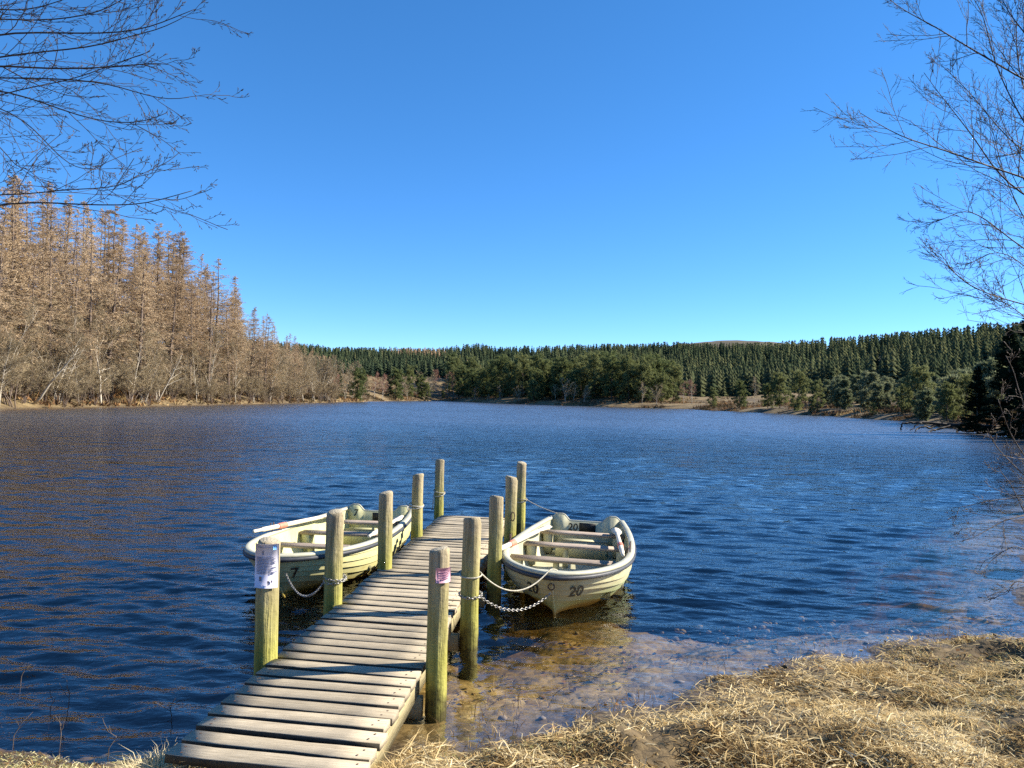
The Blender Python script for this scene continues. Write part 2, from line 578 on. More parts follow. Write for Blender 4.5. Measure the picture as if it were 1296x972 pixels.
def mat_water():
    m = N('lake_water')
    pos = m.n('ShaderNodeNewGeometry').outputs['Position']
    mp = m.n('ShaderNodeMapping')
    m.t.links.new(pos, mp.inputs[0])
    mp.inputs['Rotation'].default_value = (0, 0, math.radians(-8))
    mp.inputs['Scale'].default_value = (0.42, 1.0, 1.0)
    n0 = m.noise(mp.outputs[0], 0.9, 2, 0.5, 0.5)
    n1 = m.noise(mp.outputs[0], 3.0, 3, 0.55, 0.4)
    n2 = m.noise(mp.outputs[0], 11.0, 3, 0.6, 0.3)
    mp2 = m.n('ShaderNodeMapping')
    m.t.links.new(pos, mp2.inputs[0])
    mp2.inputs['Rotation'].default_value = (0, 0, math.radians(-6))
    mp2.inputs['Scale'].default_value = (0.55, 0.36, 1.0)
    n3 = m.noise(mp2.outputs[0], 1.0, 4, 0.72, 0.3)
    gust = m.noise(pos, 0.035, 3, 0.6)
    far = m.n('ShaderNodeVectorMath', operation='LENGTH')
    m.t.links.new(pos, far.inputs[0])
    wfar = m.maprange(far.outputs['Value'], 8, 32, 0.08, 1.0)
    h = m.math('ADD', m.math('MULTIPLY', m.math('ADD', m.math('MULTIPLY', n1, 0.075), m.math('MULTIPLY', n0, 0.22)), wfar), m.math('MULTIPLY', n2, 0.013))
    h = m.math('ADD', h, m.math('MULTIPLY', n3, m.maprange(far.outputs['Value'], 14, 55, 0.02, 0.34)))
    h = m.math('MULTIPLY', h, m.maprange(gust, 0.3, 0.7, 0.75, 1.2))
    b = m.bump(h, 1.0, 1.0)
    fr = m.n('ShaderNodeFresnel')
    fr.inputs['IOR'].default_value = 2.05
    m.t.links.new(b, fr.inputs['Normal'])
    gl = m.n('ShaderNodeBsdfGlossy')
    m.t.links.new(m.maprange(far.outputs['Value'], 10, 60, 0.035, 0.27), gl.inputs['Roughness'])
    m.t.links.new(b, gl.inputs['Normal'])
    tr = m.n('ShaderNodeBsdfTransparent')
    mx = m.n('ShaderNodeMixShader')
    # light coming up from below is not bent by the transparent surface, so it must not be totally reflected either
    front = m.math('SUBTRACT', 1.0, m.n('ShaderNodeNewGeometry').outputs['Backfacing'])
    m.t.links.new(m.math('MULTIPLY', fr.outputs[0], front), mx.inputs[0])
    m.t.links.new(tr.outputs[0], mx.inputs[1])
    m.t.links.new(gl.outputs[0], mx.inputs[2])
    m.t.links.new(mx.outputs[0], m.out.inputs['Surface'])
    va = m.n('ShaderNodeVolumeAbsorption')
    va.inputs['Color'].default_value = (0.68, 0.60, 0.30, 1)
    va.inputs['Density'].default_value = 1.1
    m.t.links.new(va.outputs[0], m.out.inputs['Volume'])
    return m.m


M['water'] = mat_water()

# ------------------------------------------------------------------ the lake outline and the terrain
shore_px = [(1310, 562), (1240, 549), (1190, 541), (1140, 533), (1050, 527), (930, 521), (850, 517.3), (780, 515.3), (700, 512.8), (640, 510.8),
            (600, 509.4), (555, 507.4), (520, 507.6), (480, 508), (420, 509.5), (330, 511.2), (200, 513.6), (100, 515.7), (0, 518)]
near_px = [(-40, 944), (60, 940), (150, 940), (240, 940), (330, 950), (420, 945), (500, 935), (560, 934), (620, 938), (690, 930), (760, 915), (870, 892), (940, 858), (1020, 838), (1090, 822), (1200, 806), (1296, 797)]
LAKE = [at_z(*p)[:2] for p in near_px]
LAKE += [np.array(p) for p in [(6.2, 9.0), (8.5, 13), (14, 20), (24, 33), (29.5, 41)]]
LAKE += [at_z(*p)[:2] for p in shore_px]
LAKE += [np.array(p) for p in [(-50, 48), (-44, 30), (-28, 17), (-14, 9.5), (-7, 5.4)]]
LAKE = np.array(LAKE)


def lake_dist(x, y):
    """signed distance to the shoreline, positive on land"""
    x = np.asarray(x, float)
    y = np.asarray(y, float)
    best = np.full(x.shape, 1e12)
    inside = np.zeros(x.shape, bool)
    n = len(LAKE)
    for i in range(n):
        ax, ay = LAKE[i]
        bx, by = LAKE[(i + 1) % n]
        ex, ey = bx - ax, by - ay
        t = np.clip(((x - ax) * ex + (y - ay) * ey) / (ex * ex + ey * ey), 0, 1)
        best = np.minimum(best, (x - ax - t * ex) ** 2 + (y - ay - t * ey) ** 2)
        c = ((ay > y) != (by > y)) & (x < ex * (y - ay) / (ey if abs(ey) > 1e-9 else 1e-9) + ax)
        inside ^= c
    d = np.sqrt(best)
    d = np.where(inside, -d, d)
    r = np.hypot(x, y)
    near = vnoise(x * 1.3, y * 1.3, 3) * 0.5 + vnoise(x * 4, y * 4, 5) * 0.28 + vnoise(x * 11, y * 11, 15) * 0.10
    farn = vnoise(x * 0.12, y * 0.12, 4) * 3.0 + vnoise(x * 0.4, y * 0.4, 6) * 0.8
    w = sstep(15, 50, r)
    return d + near * (1 - w) + farn * w


RPX = np.array([-1200, -400, 0, 300, 420, 560, 640, 760, 860, 950, 1050, 1150, 1280, 1600, 2600])
RHT = np.array([10, 20, 26, 23, 20, 22, 29, 33, 33, 31, 33, 35, 36, 38, 20])


def height(x, y):
    x = np.asarray(x, float)
    y = np.asarray(y, float)
    d = lake_dist(x, y)
    r = np.hypot(x, y)
    yy = np.maximum(y, 1.0)
    colpx = np.clip(x / yy, -3, 3) * FPX + 648
    near = 1 - sstep(12, 40, r)
    dl = np.maximum(d, 0)
    bank = 0.26 * (0.35 * (1 - np.exp(-dl / 0.5)) + 0.65 * sstep(0.1, 1.7, dl)) + 0.13 * sstep(0.8, 3.2, dl) * sstep(1.2, 3.5, x) + (fbm(x * 1.6, y * 1.6, 21) * 0.12 + fbm(x * 5, y * 5, 22, 2) * 0.05) * sstep(0, 0.8, dl) * sstep(-0.9, -0.2, np.abs(x + 1.1) - 0.9 + 0 * y)
    farb = 0.9 * (1 - np.exp(-dl / 3.0)) + 0.05 * np.minimum(dl, 40) + fbm(x * 0.07, y * 0.07, 8) * 1.6 * sstep(2, 20, dl)
    left = sstep(-10, -30, x) * 0.13 * np.minimum(dl, 45)
    ridge = np.interp(colpx, RPX, RHT) * sstep(8, 340, dl) ** 2.2 * sstep(30, 120, y)
    ridge = ridge * (1 + 0.15 * fbm(x / 160, y / 160, 9))
    bald = 41 * np.exp(-(((x - 270) / 175) ** 2 + ((y - 930) / 130) ** 2))
    mound = 4.5 * np.exp(-(((x - 116) / 26) ** 2 + ((y - 245) / 16) ** 2))
    land = near * bank + (1 - near) * (farb + left + ridge + bald + mound)
    dw = np.maximum(-d, 0)
    depth = 0.13 * sstep(0.0, 0.25, dw) * sstep(-1.2, -1.9, x) + np.minimum((0.085 * dw + 0.035 * dw * dw) * (1 + 3.2 * sstep(-1.0, -2.2, x) + 1.6 * sstep(1.0, 2.4, x)), 3.5 + 0 * dw) + (fbm(x * 2.2, y * 2.2, 31) * 0.07 * sstep(0.2, 1.0, dw))
    # far from the water the land goes on
    return np.where(d > 0, land, -np.maximum(depth, 0.055 * np.minimum(dw, 1.5)))


def grid_mesh(r, th):
    rr, tt = np.meshgrid(r, th, indexing='ij')
    x, y = rr * np.sin(tt), rr * np.cos(tt)
    nr, nt = x.shape
    idx = np.arange(nr * nt).reshape(nr, nt)
    q = np.stack([idx[:-1, :-1], idx[1:, :-1], idx[1:, 1:], idx[:-1, 1:]], -1).reshape(-1, 4)[:, ::-1]
    return x, y, idx, q


def build_ground():
    r = np.concatenate([np.linspace(0.3, 2.8, 8), np.geomspace(3.0, 12, 170), np.geomspace(12.3, 60, 70), np.geomspace(62, 900, 150), np.geomspace(950, 1900, 8)])
    th = np.radians(np.concatenate([np.linspace(-180, -48, 40), np.linspace(-46, 46, 260), np.linspace(48, 180, 40)]))
    x, y, idx, q = grid_mesh(r, th)
    z = height(x, y)
    V = np.stack([x, y, z], -1).reshape(-1, 3)
    # close the middle
    c = len(V)
    V = np.vstack([V, [[0, 0, float(height(np.array([0.0]), np.array([0.1]))[0])]]])
    tri = np.stack([np.full(idx.shape[1] - 1, c), idx[0, 1:], idx[0, :-1]], -1)
    me = mesh_np('ground', V, [q, tri], [M['ground']], True)
    tag(obj('ground', me), kind='structure')


build_ground()


def build_water():
    r = np.concatenate([[2.0, 2.8], np.arange(3.4, 9.5, 0.022), 9.5 * np.exp(np.arange(0, 1.75, 0.0048)), np.geomspace(56, 330, 40)])
    half = np.radians(np.linspace(0, 38, 270))
    outer = np.radians(np.array([42, 48, 56, 66, 78, 90]))
    pos_th = np.concatenate([half, outer])
    th = np.concatenate([-pos_th[:0:-1], pos_th])
    x, y, idx, q = grid_mesh(r, th)
    spacing = np.maximum(np.gradient(r)[:, None], r[:, None] * np.gradient(th)[None, :] * 0.5)
    rng = np.random.default_rng(11)
    z = np.zeros_like(x)
    depthf = np.clip(-height(x, y) / 0.30, 0.35, 1.0)
    wx = x + 0.25 * fbm(x * 0.5, y * 0.5, 41, 2)
    wy = y + 0.30 * fbm(x * 0.6 + 9, y * 0.6, 42, 2)
    for i in range(80):
        lam = 0.10 * (0.62 / 0.10) ** rng.random()
        a = math.radians(-90 - 9) + rng.normal() * 0.42
        k = 2 * math.pi / lam
        slope = 0.034 * (0.6 + 0.8 * rng.random()) * (1.0 if lam > 0.3 else 0.75)
        amp = slope / k
        fade = np.clip((lam / spacing - 3.0) / 3.0, 0, 1)
        ph = k * (wx * math.cos(a) + wy * math.sin(a)) + rng.random() * 6.28
        z += amp * fade * np.sin(ph)
    grp = 0.85 + 0.6 * fbm(x * 0.25, y * 0.4, 44, 2)
    z *= depthf * grp
    z[r > 55] = 0
    V = np.stack([x, y, z], -1).reshape(-1, 3)
    # closed body: bottom well below the bed
    ring = np.concatenate([idx[0, :], idx[1:, -1], idx[-1, -2::-1], idx[-2:0:-1, 0]])
    Vb = V[ring].copy()
    Vb[:, 2] = -9.0
    nb = len(V)
    n = len(ring)
    ib = nb + np.arange(n)
    side = np.stack([ring, np.roll(ring, -1), np.roll(ib, -1), ib], -1)
    cx = np.vstack([V, Vb, [[0, 120, -9.0]]])
    tri = np.stack([ib, np.roll(ib, -1), np.full(n, len(cx) - 1)], -1)
    me = mesh_np('water', cx, [q, side, tri], [M['water']], True)
    tag(obj('water', me), kind='structure')


build_water()


def ground_z(x, y):
    return float(height(np.array([x]), np.array([y]))[0])


def shore_r(px):
    """distance along the view column px at which the far shore begins"""
    az = ray(px, 505)
    az = az[:2] / np.linalg.norm(az[:2])
    rs = np.concatenate([np.arange(20, 420, 0.5)])
    d = lake_dist(az[0] * rs, az[1] * rs)
    wet = np.where(d < 0)[0]
    i = wet[-1] + 1 if len(wet) else 0
    return rs[min(i, len(rs) - 1)], az


# ------------------------------------------------------------------ the jetty
AX0, AX1 = np.array([-1.017, 5.0]), np.array([-0.47, 11.5])
axd = (AX1 - AX0) / np.linalg.norm(AX1 - AX0)
axn = np.array([axd[1], -axd[0]])
DECK = 0.27
jetty = obj('jetty', None, loc=(AX0[0], AX0[1], 0))
jetty.rotation_euler = (0, 0, -math.atan2(axd[0], axd[1]))
tag(jetty, 'narrow weathered wooden jetty with round posts running out between two rowing boats', 'jetty')
rngj = random.Random(5)


def bevel_box(lx, ly, lz, b=0.006, jit=0.0, rnd=None, nx=1):
    """box centred on xy, top at z=0, chamfered top edges"""
    xs = np.linspace(-lx / 2, lx / 2, nx + 1)
    prof = [(-ly / 2, -lz), (-ly / 2, -b), (-ly / 2 + b, 0), (ly / 2 - b, 0), (ly / 2, -b), (ly / 2, -lz)]
    V = []
    for x in xs:
        for (py, pz) in prof:
            j = (rnd.uniform(-jit, jit) if rnd else 0)
            V.append((x, py + j, pz + (j * 0.6 if pz > -lz else 0)))
    k = len(prof)
    quads = []
    for i in range(nx):
        for j in range(k):
            a, b2 = i * k + j, i * k + (j + 1) % k
            quads.append((a, a + k, b2 + k, b2))
    hexs = [tuple(range(k)), tuple(range(nx * k, nx * k + k))[::-1]]
    return MB().add(V, quads, hexs)


plank_meshes = []
for i in range(6):
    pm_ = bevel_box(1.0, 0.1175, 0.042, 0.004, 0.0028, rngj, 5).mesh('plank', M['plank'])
    pm_.materials.append(M['edge_shade'])
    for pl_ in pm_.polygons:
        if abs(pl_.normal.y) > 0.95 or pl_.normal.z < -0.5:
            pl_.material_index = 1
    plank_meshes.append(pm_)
SK = -math.atan(0.16) + math.atan2(axd[0], axd[1])
n_pl = 50
pitch = 0.1505
for i in range(n_pl):
    v = -1.30 + i * pitch
    p = obj('plank', plank_meshes[rngj.randrange(6)], jetty)
    p.location = (rngj.uniform(-0.012, 0.012), v + rngj.uniform(-0.004, 0.004), DECK + rngj.uniform(-0.004, 0.004) - (0.01 if i < 2 else 0))
    p.rotation_euler = (rngj.uniform(-0.012, 0.012), rngj.uniform(-0.004, 0.004), SK + rngj.uniform(-0.006, 0.006))
    p.scale = (rngj.uniform(0.965, 0.99), rngj.uniform(0.95, 1.03), 1)
scr = MB()
for sx_ in (-0.445, -0.43, 0.43, 0.445):
    a6 = np.arange(7) * 2 * math.pi / 7
    sy_ = 0.028 if abs(sx_) > 0.44 else -0.03
    scr.add(np.stack([sx_ + 0.0065 * np.cos(a6), sy_ + 0.0065 * np.sin(a6), 0.0022 + 0 * a6], -1), [tuple(range(7))])
screw_me = scr.mesh('screw_heads', M['rust'])
for p in list(jetty.children):
    tag(obj('screw_heads', screw_me, p), kind='stuff')
for s in (-1, 1):
    me = bevel_box(0.055, n_pl * pitch - 0.1, 0.15, 0.004, 0.002, rngj, 1).mesh('stringer', M['beam'])
    o = obj('stringer', me, jetty)
    o.location = (s * 0.435, -1.3 + n_pl * pitch / 2 - 0.08 - s * 0.035, DECK - 0.046)
# posts: measured centres and tops (photo pixels) on the right and left side
post_px = {'R': [(556, 695, 4.95), (597.5, 655, 6.25), (628, 628, 7.6), (646.5, 603, 9.45), (660.5, 585, 11.4)],
           'L': [(341, 683, 5.05), (426.5, 647, 6.4), (490, 623, 7.7), (528, 600, 9.5), (557, 582, 11.6)]}
POST = {}
RP = 0.072


def post_mesh(h0, h1, seed, rad):
    rng = np.random.default_rng(seed)
    ns = 20
    zs = np.concatenate([np.linspace(h0, h1 - 0.05, 14), [h1 - 0.02, h1 - 0.006, h1]])
    an = np.arange(ns) * 2 * math.pi / ns
    lob = 1 + 0.05 * np.sin(2 * an + rng.random() * 6) + 0.03 * np.sin(3 * an + rng.random() * 6) + 0.015 * rng.normal(size=ns)
    bx, by = np.cumsum(rng.normal(size=(2, len(zs))) * 0.0022, axis=1)
    V = []
    for k, z in enumerate(zs):
        t = (z - h0) / (h1 - h0)
        r = rad * (1.07 - 0.13 * t) * (1 + 0.012 * rng.normal())
        if k == len(zs) - 2:
            r *= 0.95
        if k == len(zs) - 1:
            r *= 0.82
        rr = r * lob * (1 + 0.018 * rng.normal(size=ns))
        tilt = 0.012 * np.cos(an + seed) if k >= len(zs) - 3 else 0
        V.append(np.stack([bx[k] + rr * np.cos(an), by[k] + rr * np.sin(an), z + tilt + 0 * an], -1))
    V = np.concatenate(V)
    idx = np.arange(len(V)).reshape(len(zs), ns)
    a, b = idx[:-1], idx[1:]
    q = np.stack([a, np.roll(a, -1, 1), np.roll(b, -1, 1), b], -1).reshape(-1, 4)
    c = len(V)
    V = np.vstack([V, [[bx[-1], by[-1], h1 + 0.004]]])
    tri = np.stack([idx[-1], np.roll(idx[-1], -1), np.full(ns, c)], -1)
    me = MB().add(V, q, tri).mesh('post', M['post'], True)
    return me


for side in 'RL':
    for i, (px, py, yy) in enumerate(post_px[side]):
        top = at_y(px, py, yy)
        rad = RP * (1.0 + 0.05 * math.sin(i * 2.1 + (side == 'L')))
        me = post_mesh(-1.3, top[2], 10 * (side == 'L') + i, rad)
        po = obj('post', me, jetty)
        po.matrix_parent_inverse = jetty.matrix_basis.inverted()
        po.location = (top[0], top[1], 0)
        POST[side + str(i)] = (top[0], top[1], top[2], rad)
for i in range(5):
    a, b = POST['L%d' % i], POST['R%d' % i]
    mid = ((a[0] + b[0]) / 2, (a[1] + b[1]) / 2)
    L = math.hypot(a[0] - b[0], a[1] - b[1]) - 0.17
    o = obj('cross_beam', bevel_box(L, 0.06, 0.13, 0.004).mesh('cross_beam', M['beam']), jetty)
    o.matrix_parent_inverse = jetty.matrix_basis.inverted()
    o.location = (mid[0], mid[1], DECK - 0.19)
    o.rotation_euler = (0, 0, math.atan2(b[1] - a[1], b[0] - a[0]))


# ------------------------------------------------------------------ ropes, chains, notices
def polyline_tube(name, pts, rad, mat, sides=6):
    P = np.array(pts)[None]
    V, ps = tubes(P, np.full(P.shape[:2], rad), sides)
    return MB().add(V, *ps).mesh(name, mat, True)


def sag_curve(a, b, sag, n=24):
    t = np.linspace(0, 1, n)[:, None]
    p = np.array(a) * (1 - t) + np.array(b) * t
    p[:, 2] -= (sag * 4 * t * (1 - t))[:, 0]
    return p


def loop_round(key, z, n=22, extra=0.008, turns=1.0, dz=0.0):
    x, y, top, rad = POST[key]
    t = np.linspace(0, turns * 2 * math.pi, n)
    R = rad * 1.06 + extra
    return np.stack([x + R * np.cos(t), y + R * np.sin(t), z + dz * np.sin(t * 0.5) + 0.012 * np.sin(t)], -1)


def chain_mesh(pts, link=0.038, wire=0.0034):
    pts = np.asarray(pts)
    seg = np.linalg.norm(np.diff(pts, axis=0), axis=1)
    s = np.concatenate([[0], np.cumsum(seg)])
    n = max(2, int(s[-1] / (link * 0.72)))
    mb = MB()
    for k in range(n):
        t = (k + 0.5) / n * s[-1]
        p = np.array([np.interp(t, s, pts[:, j]) for j in range(3)])
        p2 = np.array([np.interp(min(t + 0.01, s[-1]), s, pts[:, j]) for j in range(3)])
        p1 = np.array([np.interp(max(t - 0.01, 0), s, pts[:, j]) for j in range(3)])
        tan = norm(p2 - p1)
        ref = np.array([0, 0, 1.0]) if abs(tan[2]) < 0.9 else np.array([1.0, 0, 0])
        sd = norm(np.cross(tan, ref))
        up = np.cross(sd, tan)
        w = sd if k % 2 else up
        an = np.linspace(0, 2 * math.pi, 9)[:-1]
        ring = p + np.cos(an)[:, None] * tan * link / 2 + np.sin(an)[:, None] * w * link * 0.27
        V = []
        oth = np.cross(tan, w)
        for j in range(8):
            rad_d = norm(ring[j] - p)
            for b_ in range(4):
                V.append(ring[j] + wire * (math.cos(b_ * math.pi / 2) * rad_d + math.sin(b_ * math.pi / 2) * oth))
        q = [(j * 4 + b_, ((j + 1) % 8) * 4 + b_, ((j + 1) % 8) * 4 + (b_ + 1) % 4, j * 4 + (b_ + 1) % 4) for j in range(8) for b_ in range(4)]
        mb.add(V, q)
    return mb.mesh('mooring_chain', M['metal'], True)


def wrap_patch(key, z0, z1, a0, a1, off, n=12, curl=0.0):
    """sheet lying round the post, angles in radians about the post axis"""
    x, y, top, rad = POST[key]
    A = np.linspace(a0, a1, n)
    V = []
    for z in (z0, z1):
        for a in A:
            edge = abs((a - (a0 + a1) / 2) / ((a1 - a0) / 2)) ** 4
            R = rad * 1.05 + off + curl * edge
            V.append((x + R * math.cos(a), y + R * math.sin(a), z))
    V2 = [((vx - x) * (1 - 0.002 / rad) + x, (vy - y) * (1 - 0.002 / rad) + y, vz) for vx, vy, vz in V]
    q = [(i, i + 1, n + i + 1, n + i) for i in range(n - 1)]
    m = 2 * n
    qb = [(m + i + 1, m + i, m + n + i, m + n + i + 1) for i in range(n - 1)]
    rim = list(range(n)) + list(range(2 * n - 1, n - 1, -1))
    qe = [(rim[i], rim[(i + 1) % len(rim)], m + rim[(i + 1) % len(rim)], m + rim[i]) for i in range(len(rim))]
    return MB().add(V + V2, q + qb + qe)


def face_angle(key):
    x, y = POST[key][:2]
    return math.atan2(-y, -x)      # direction from the post to the camera


def post_z(key, py):
    x, y, top, rad = POST[key]
    px = 648 + FPX * x / y
    return at_y(px, py, y)[2]


fa = face_angle('L0')
za, zb = post_z('L0', 741), post_z('L0', 686)
notice = obj('notice', wrap_patch('L0', za, zb, fa - 1.25, fa + 0.75, 0.006, 16, 0.004).mesh('notice', M['paper'], True))
tag(notice, 'white laminated notice sheet wrapped round the nearest left jetty post', 'notice')


def ink(parent, key, f0, f1, g0, g1, fa, za, zb, a0, a1, mat, off):
    A0, A1 = fa + a0 + (a1 - a0) * f0, fa + a0 + (a1 - a0) * f1
    Z0, Z1 = za + (zb - za) * g0, za + (zb - za) * g1
    return wrap_patch(key, Z0, Z1, A0, A1, off, 5)


mbi = MB()
rr = random.Random(3)
rows = [(0.93, 0.55)] + [(0.70 - 0.033 * k, rr.uniform(0.6, 0.8)) for k in range(12)]
for g, w in rows:
    b = ink(None, 'L0', 0.14, 0.14 + w, g - 0.006, g + 0.006, fa, za, zb, -1.25, 0.75, None, 0.0125)
    mbi.add(np.concatenate(b.v), *[np.concatenate(v) for v in b.p.values()])
for f, g, s in [(0.42, 0.80, 0.05), (0.33, 0.22, 0.06), (0.62, 0.13, 0.05), (0.74, 0.15, 0.04)]:
    b = ink(None, 'L0', f - s * 0.7, f + s * 0.7, g - s * 0.8, g + s * 0.8, fa, za, zb, -1.25, 0.75, None, 0.0125)
    mbi.add(np.concatenate(b.v), *[np.concatenate(v) for v in b.p.values()])
tag(obj('printed_text', mbi.mesh('printed_text', M['ink']), notice), 'grey printed lines and small symbols', kind=None)
b = ink(None, 'L0', 0.76, 0.90, 0.87, 0.96, fa, za, zb, -1.25, 0.75, None, 0.0125)
obj('blue_emblem', b.mesh('blue_emblem', M['ink_blue']), notice)

fp = face_angle('R0')
zc, zd = post_z('R0', 734.5), post_z('R0', 716)
plate = obj('notice', wrap_patch('R0', zc, zd, fp - 0.22, fp + 1.15, 0.006, 10).mesh('notice', M['pink'], True))
tag(plate, 'small faded pink plate near the top of the nearest right jetty post', 'notice')
mbi = MB()
for g in (0.78, 0.60, 0.45, 0.3):
    b = ink(None, 'R0', 0.15, 0.8 + 0.1 * math.sin(g * 40), g - 0.03, g + 0.03, fp, zc, zd, -0.22, 1.15, None, 0.0125)
    mbi.add(np.concatenate(b.v), *[np.concatenate(v) for v in b.p.values()])
obj('printed_text', mbi.mesh('printed_text', M['pink_ink']), plate)

# ------------------------------------------------------------------ rowing boats
BL, BB = 3.22, 0.655


def hull_params(u):
    u = np.asarray(u, float)
    f = np.clip(u / 0.46, 0, 1)
    b = np.where(u < 0.46, BB * (1 - (1 - f) ** 2.3) ** 0.60, BB - 0.19 * (np.clip(u - 0.46, 0, 1) / 0.54) ** 1.9)
    s = 0.385 + 0.055 * (1 - u) ** 3 + 0.05 * u ** 3
    return b, s


def hull_pt(u, q, inset=0.0, lift=0.0):
    """u 0 bow .. 1 stern, q 0 keel .. 1 gunwale -> x along, v half breadth, w up"""
    u = np.asarray(u, float)
    q = np.asarray(q, float)
    b, s = hull_params(u)
    b = np.maximum(b - inset, 0.0)
    bow = np.clip(1 - u / 0.5, 0, 1)
    e = 0.50 + 0.72 * bow ** 1.5
    g = q ** (1.55 - 0.5 * bow)
    k = 0.03 + 0.12 * sstep(0.0, 0.35, u) - 0.04 * u ** 3
    v = b * np.sin(np.clip(q, 0, 1) * math.pi / 2) ** e
    w = -k + lift + (s + k - lift) * g
    x = BL * u + 0.34 * (1 - g) ** 1.2 * (1 - u) ** 3 + inset * (1 - u) ** 8
    return x, v, w


QB = [0.0, 0.42, 0.56, 0.68, 0.79, 0.90, 1.0]


def q_at_w(u, w, inset=0.0):
    qs = np.linspace(0, 1, 80)
    X, Vv, W = hull_pt(np.full(80, u), qs, inset)
    return float(np.interp(w, W, qs))


def build_boat(name, liner, hullm, number, bow_text, inner_text):
    root = obj(name, None)
    us = np.concatenate([np.linspace(0, 1, 34) ** 1.6])
    nu = len(us)
    # inner shell + floor
    w0 = 0.055
    mb = MB()
    rows = 7
    for s in (-1, 1):
        V = []
        for u in us:
            q0 = q_at_w(u, w0, 0.03)
            qq = np.linspace(q0, 0.995, rows)
            X, Vv, W = hull_pt(np.full(rows, u), qq, 0.03)
            V.append(np.stack([s * Vv, X, W], -1))
        V = np.concatenate(V)
        idx = np.arange(len(V)).reshape(nu, rows)
        q = np.stack([idx[:-1, :-1], idx[1:, :-1], idx[1:, 1:], idx[:-1, 1:]], -1).reshape(-1, 4)
        mb.add(V, q if s > 0 else q[:, ::-1])
    hull = obj('hull', mb.mesh('hull', liner, True), root)
    V = []
    for u in us:
        q0 = q_at_w(u, w0, 0.03)
        X, Vv, W = hull_pt(u, q0, 0.03)
        V += [(-Vv, X, w0), (Vv, X, w0)]
    idx = np.arange(len(V)).reshape(nu, 2)
    q = np.stack([idx[:-1, 0], idx[:-1, 1], idx[1:, 1], idx[1:, 0]], -1)
    obj('floor', MB().add(V, q).mesh('floor', liner, True), root)
    # outer lapped strakes
    for s in (-1, 1):
        for k in range(len(QB) - 1):
            qa, qb = QB[k], QB[k + 1]
            mbs = MB()
            for rws in ([(qa, 0.014), ((qa + qb) / 2, 0.006), (qb + (0.02 if k < len(QB) - 2 else 0), 0.0)], [(qa + 0.014, -0.004), (qa, 0.014)]):
                V = []
                for u in us:
                    for (qq, off) in rws:
                        X, Vv, W = hull_pt(u, min(qq, 1.0))
                        if k == 0 and off > 0.005:
                            off = 0.0
                        o_ = off * (1 if u > 0.02 else 0.3)
                        V.append((s * (Vv + o_), X - off * 0.6 * (1 - u) ** 3, W - off * 0.35))
                idx = np.arange(len(V)).reshape(nu, len(rws))
                q = np.stack([idx[:-1, :-1], idx[:-1, 1:], idx[1:, 1:], idx[1:, :-1]], -1).reshape(-1, 4)
                mbs.add(V, q if s > 0 else q[:, ::-1])
            obj('strake', mbs.mesh('strake', hullm, True), hull)
    # stem and keel strip
    X, Vv, W = hull_pt(np.full(14, 0.0), np.linspace(0, 0.985, 14))
    P = np.stack([0 * X, X - 0.004, W], -1)[None]
    V, ps = tubes(P, np.full((1, 14), 0.014), 6)
    obj('stem', MB().add(V, *ps).mesh('stem', hullm, True), hull)

    # gunwale sweep
    cu = np.concatenate([us[::-1], us[1:]])
    sg = np.concatenate([-np.ones(nu), np.ones(nu - 1)])
    X, Vv, W = hull_pt(cu, np.ones_like(cu))
    C = np.stack([sg * Vv, X, W], -1)
    T = norm(np.gradient(C, axis=0) * np.array([1, 1, 0]))
    O = np.stack([-T[:, 1], T[:, 0], 0 * T[:, 0]], -1)
    O = np.where((O * np.stack([sg * 1.0, (cu - 0.5) * 0.2, 0 * cu], -1)).sum(1, keepdims=True) < 0, -O, O)
    O[nu - 1] = (0, -1, 0)

    def sweep(prof, nm, mat, parent):
        n = len(prof)
        V = np.concatenate([[C[i] + O[i] * a + np.array([0, 0, z]) for (a, z) in prof] for i in range(len(C))])
        idx = np.arange(len(V)).reshape(len(C), n)
        a, b = idx[:-1], idx[1:]
        q = np.stack([a, np.roll(a, -1, 1), np.roll(b, -1, 1), b], -1).reshape(-1, 4)
        return obj(nm, MB().add(V, q).mesh(nm, mat, True), parent)

    gw = sweep([(-0.046, -0.012), (-0.043, 0.010), (-0.030, 0.020), (0.006, 0.020), (0.020, 0.012), (0.024, -0.010), (0.0, -0.018)], 'gunwale', M['gunwale'], root)
    sweep([(0.003, -0.014), (0.030, -0.012), (0.038, -0.028), (0.034, -0.046), (0.012, -0.056), (0.002, -0.054)], 'rubbing_strip', M['rubber'], gw)
    # breasthook at the bow
    V, q = [], []
    uu = [u for u in us if u < 0.055]
    for u in uu:
        X, Vv, W = hull_pt(u, 1.0, 0.02)
        V += [(-Vv, X, W + 0.006), (Vv, X, W + 0.006)]
    q = [(2 * i, 2 * i + 1, 2 * i + 3, 2 * i + 2) for i in range(len(uu) - 1)]
    obj('breasthook', MB().add(V, q).mesh('breasthook', M['gunwale']), root)
    # transom with two raised shoulders
    nv = 41
    b1, s1 = hull_params(1.0)
    b1, s1 = float(b1), float(s1)
    qs = np.linspace(0, 1, 60)
    _, vq, wq = hull_pt(np.full(60, 1.0), qs)
    vs = np.linspace(-b1, b1, nv)
    lo = np.interp(np.abs(vs), vq, wq)
    av = np.abs(vs)
    ear = sstep(0.20, 0.30, av) * (1 - 0.75 * sstep(0.37, b1, av))
    hi = s1 - 0.030 + 0.08 * ear + 0.0 * av
    hi = np.maximum(hi, lo + 0.002)
    V = []
    for x in (BL - 0.035, BL + 0.004):
        V += [(v, x, l) for v, l in zip(vs, lo)] + [(v, x, h) for v, h in zip(vs, hi)]
    q = []
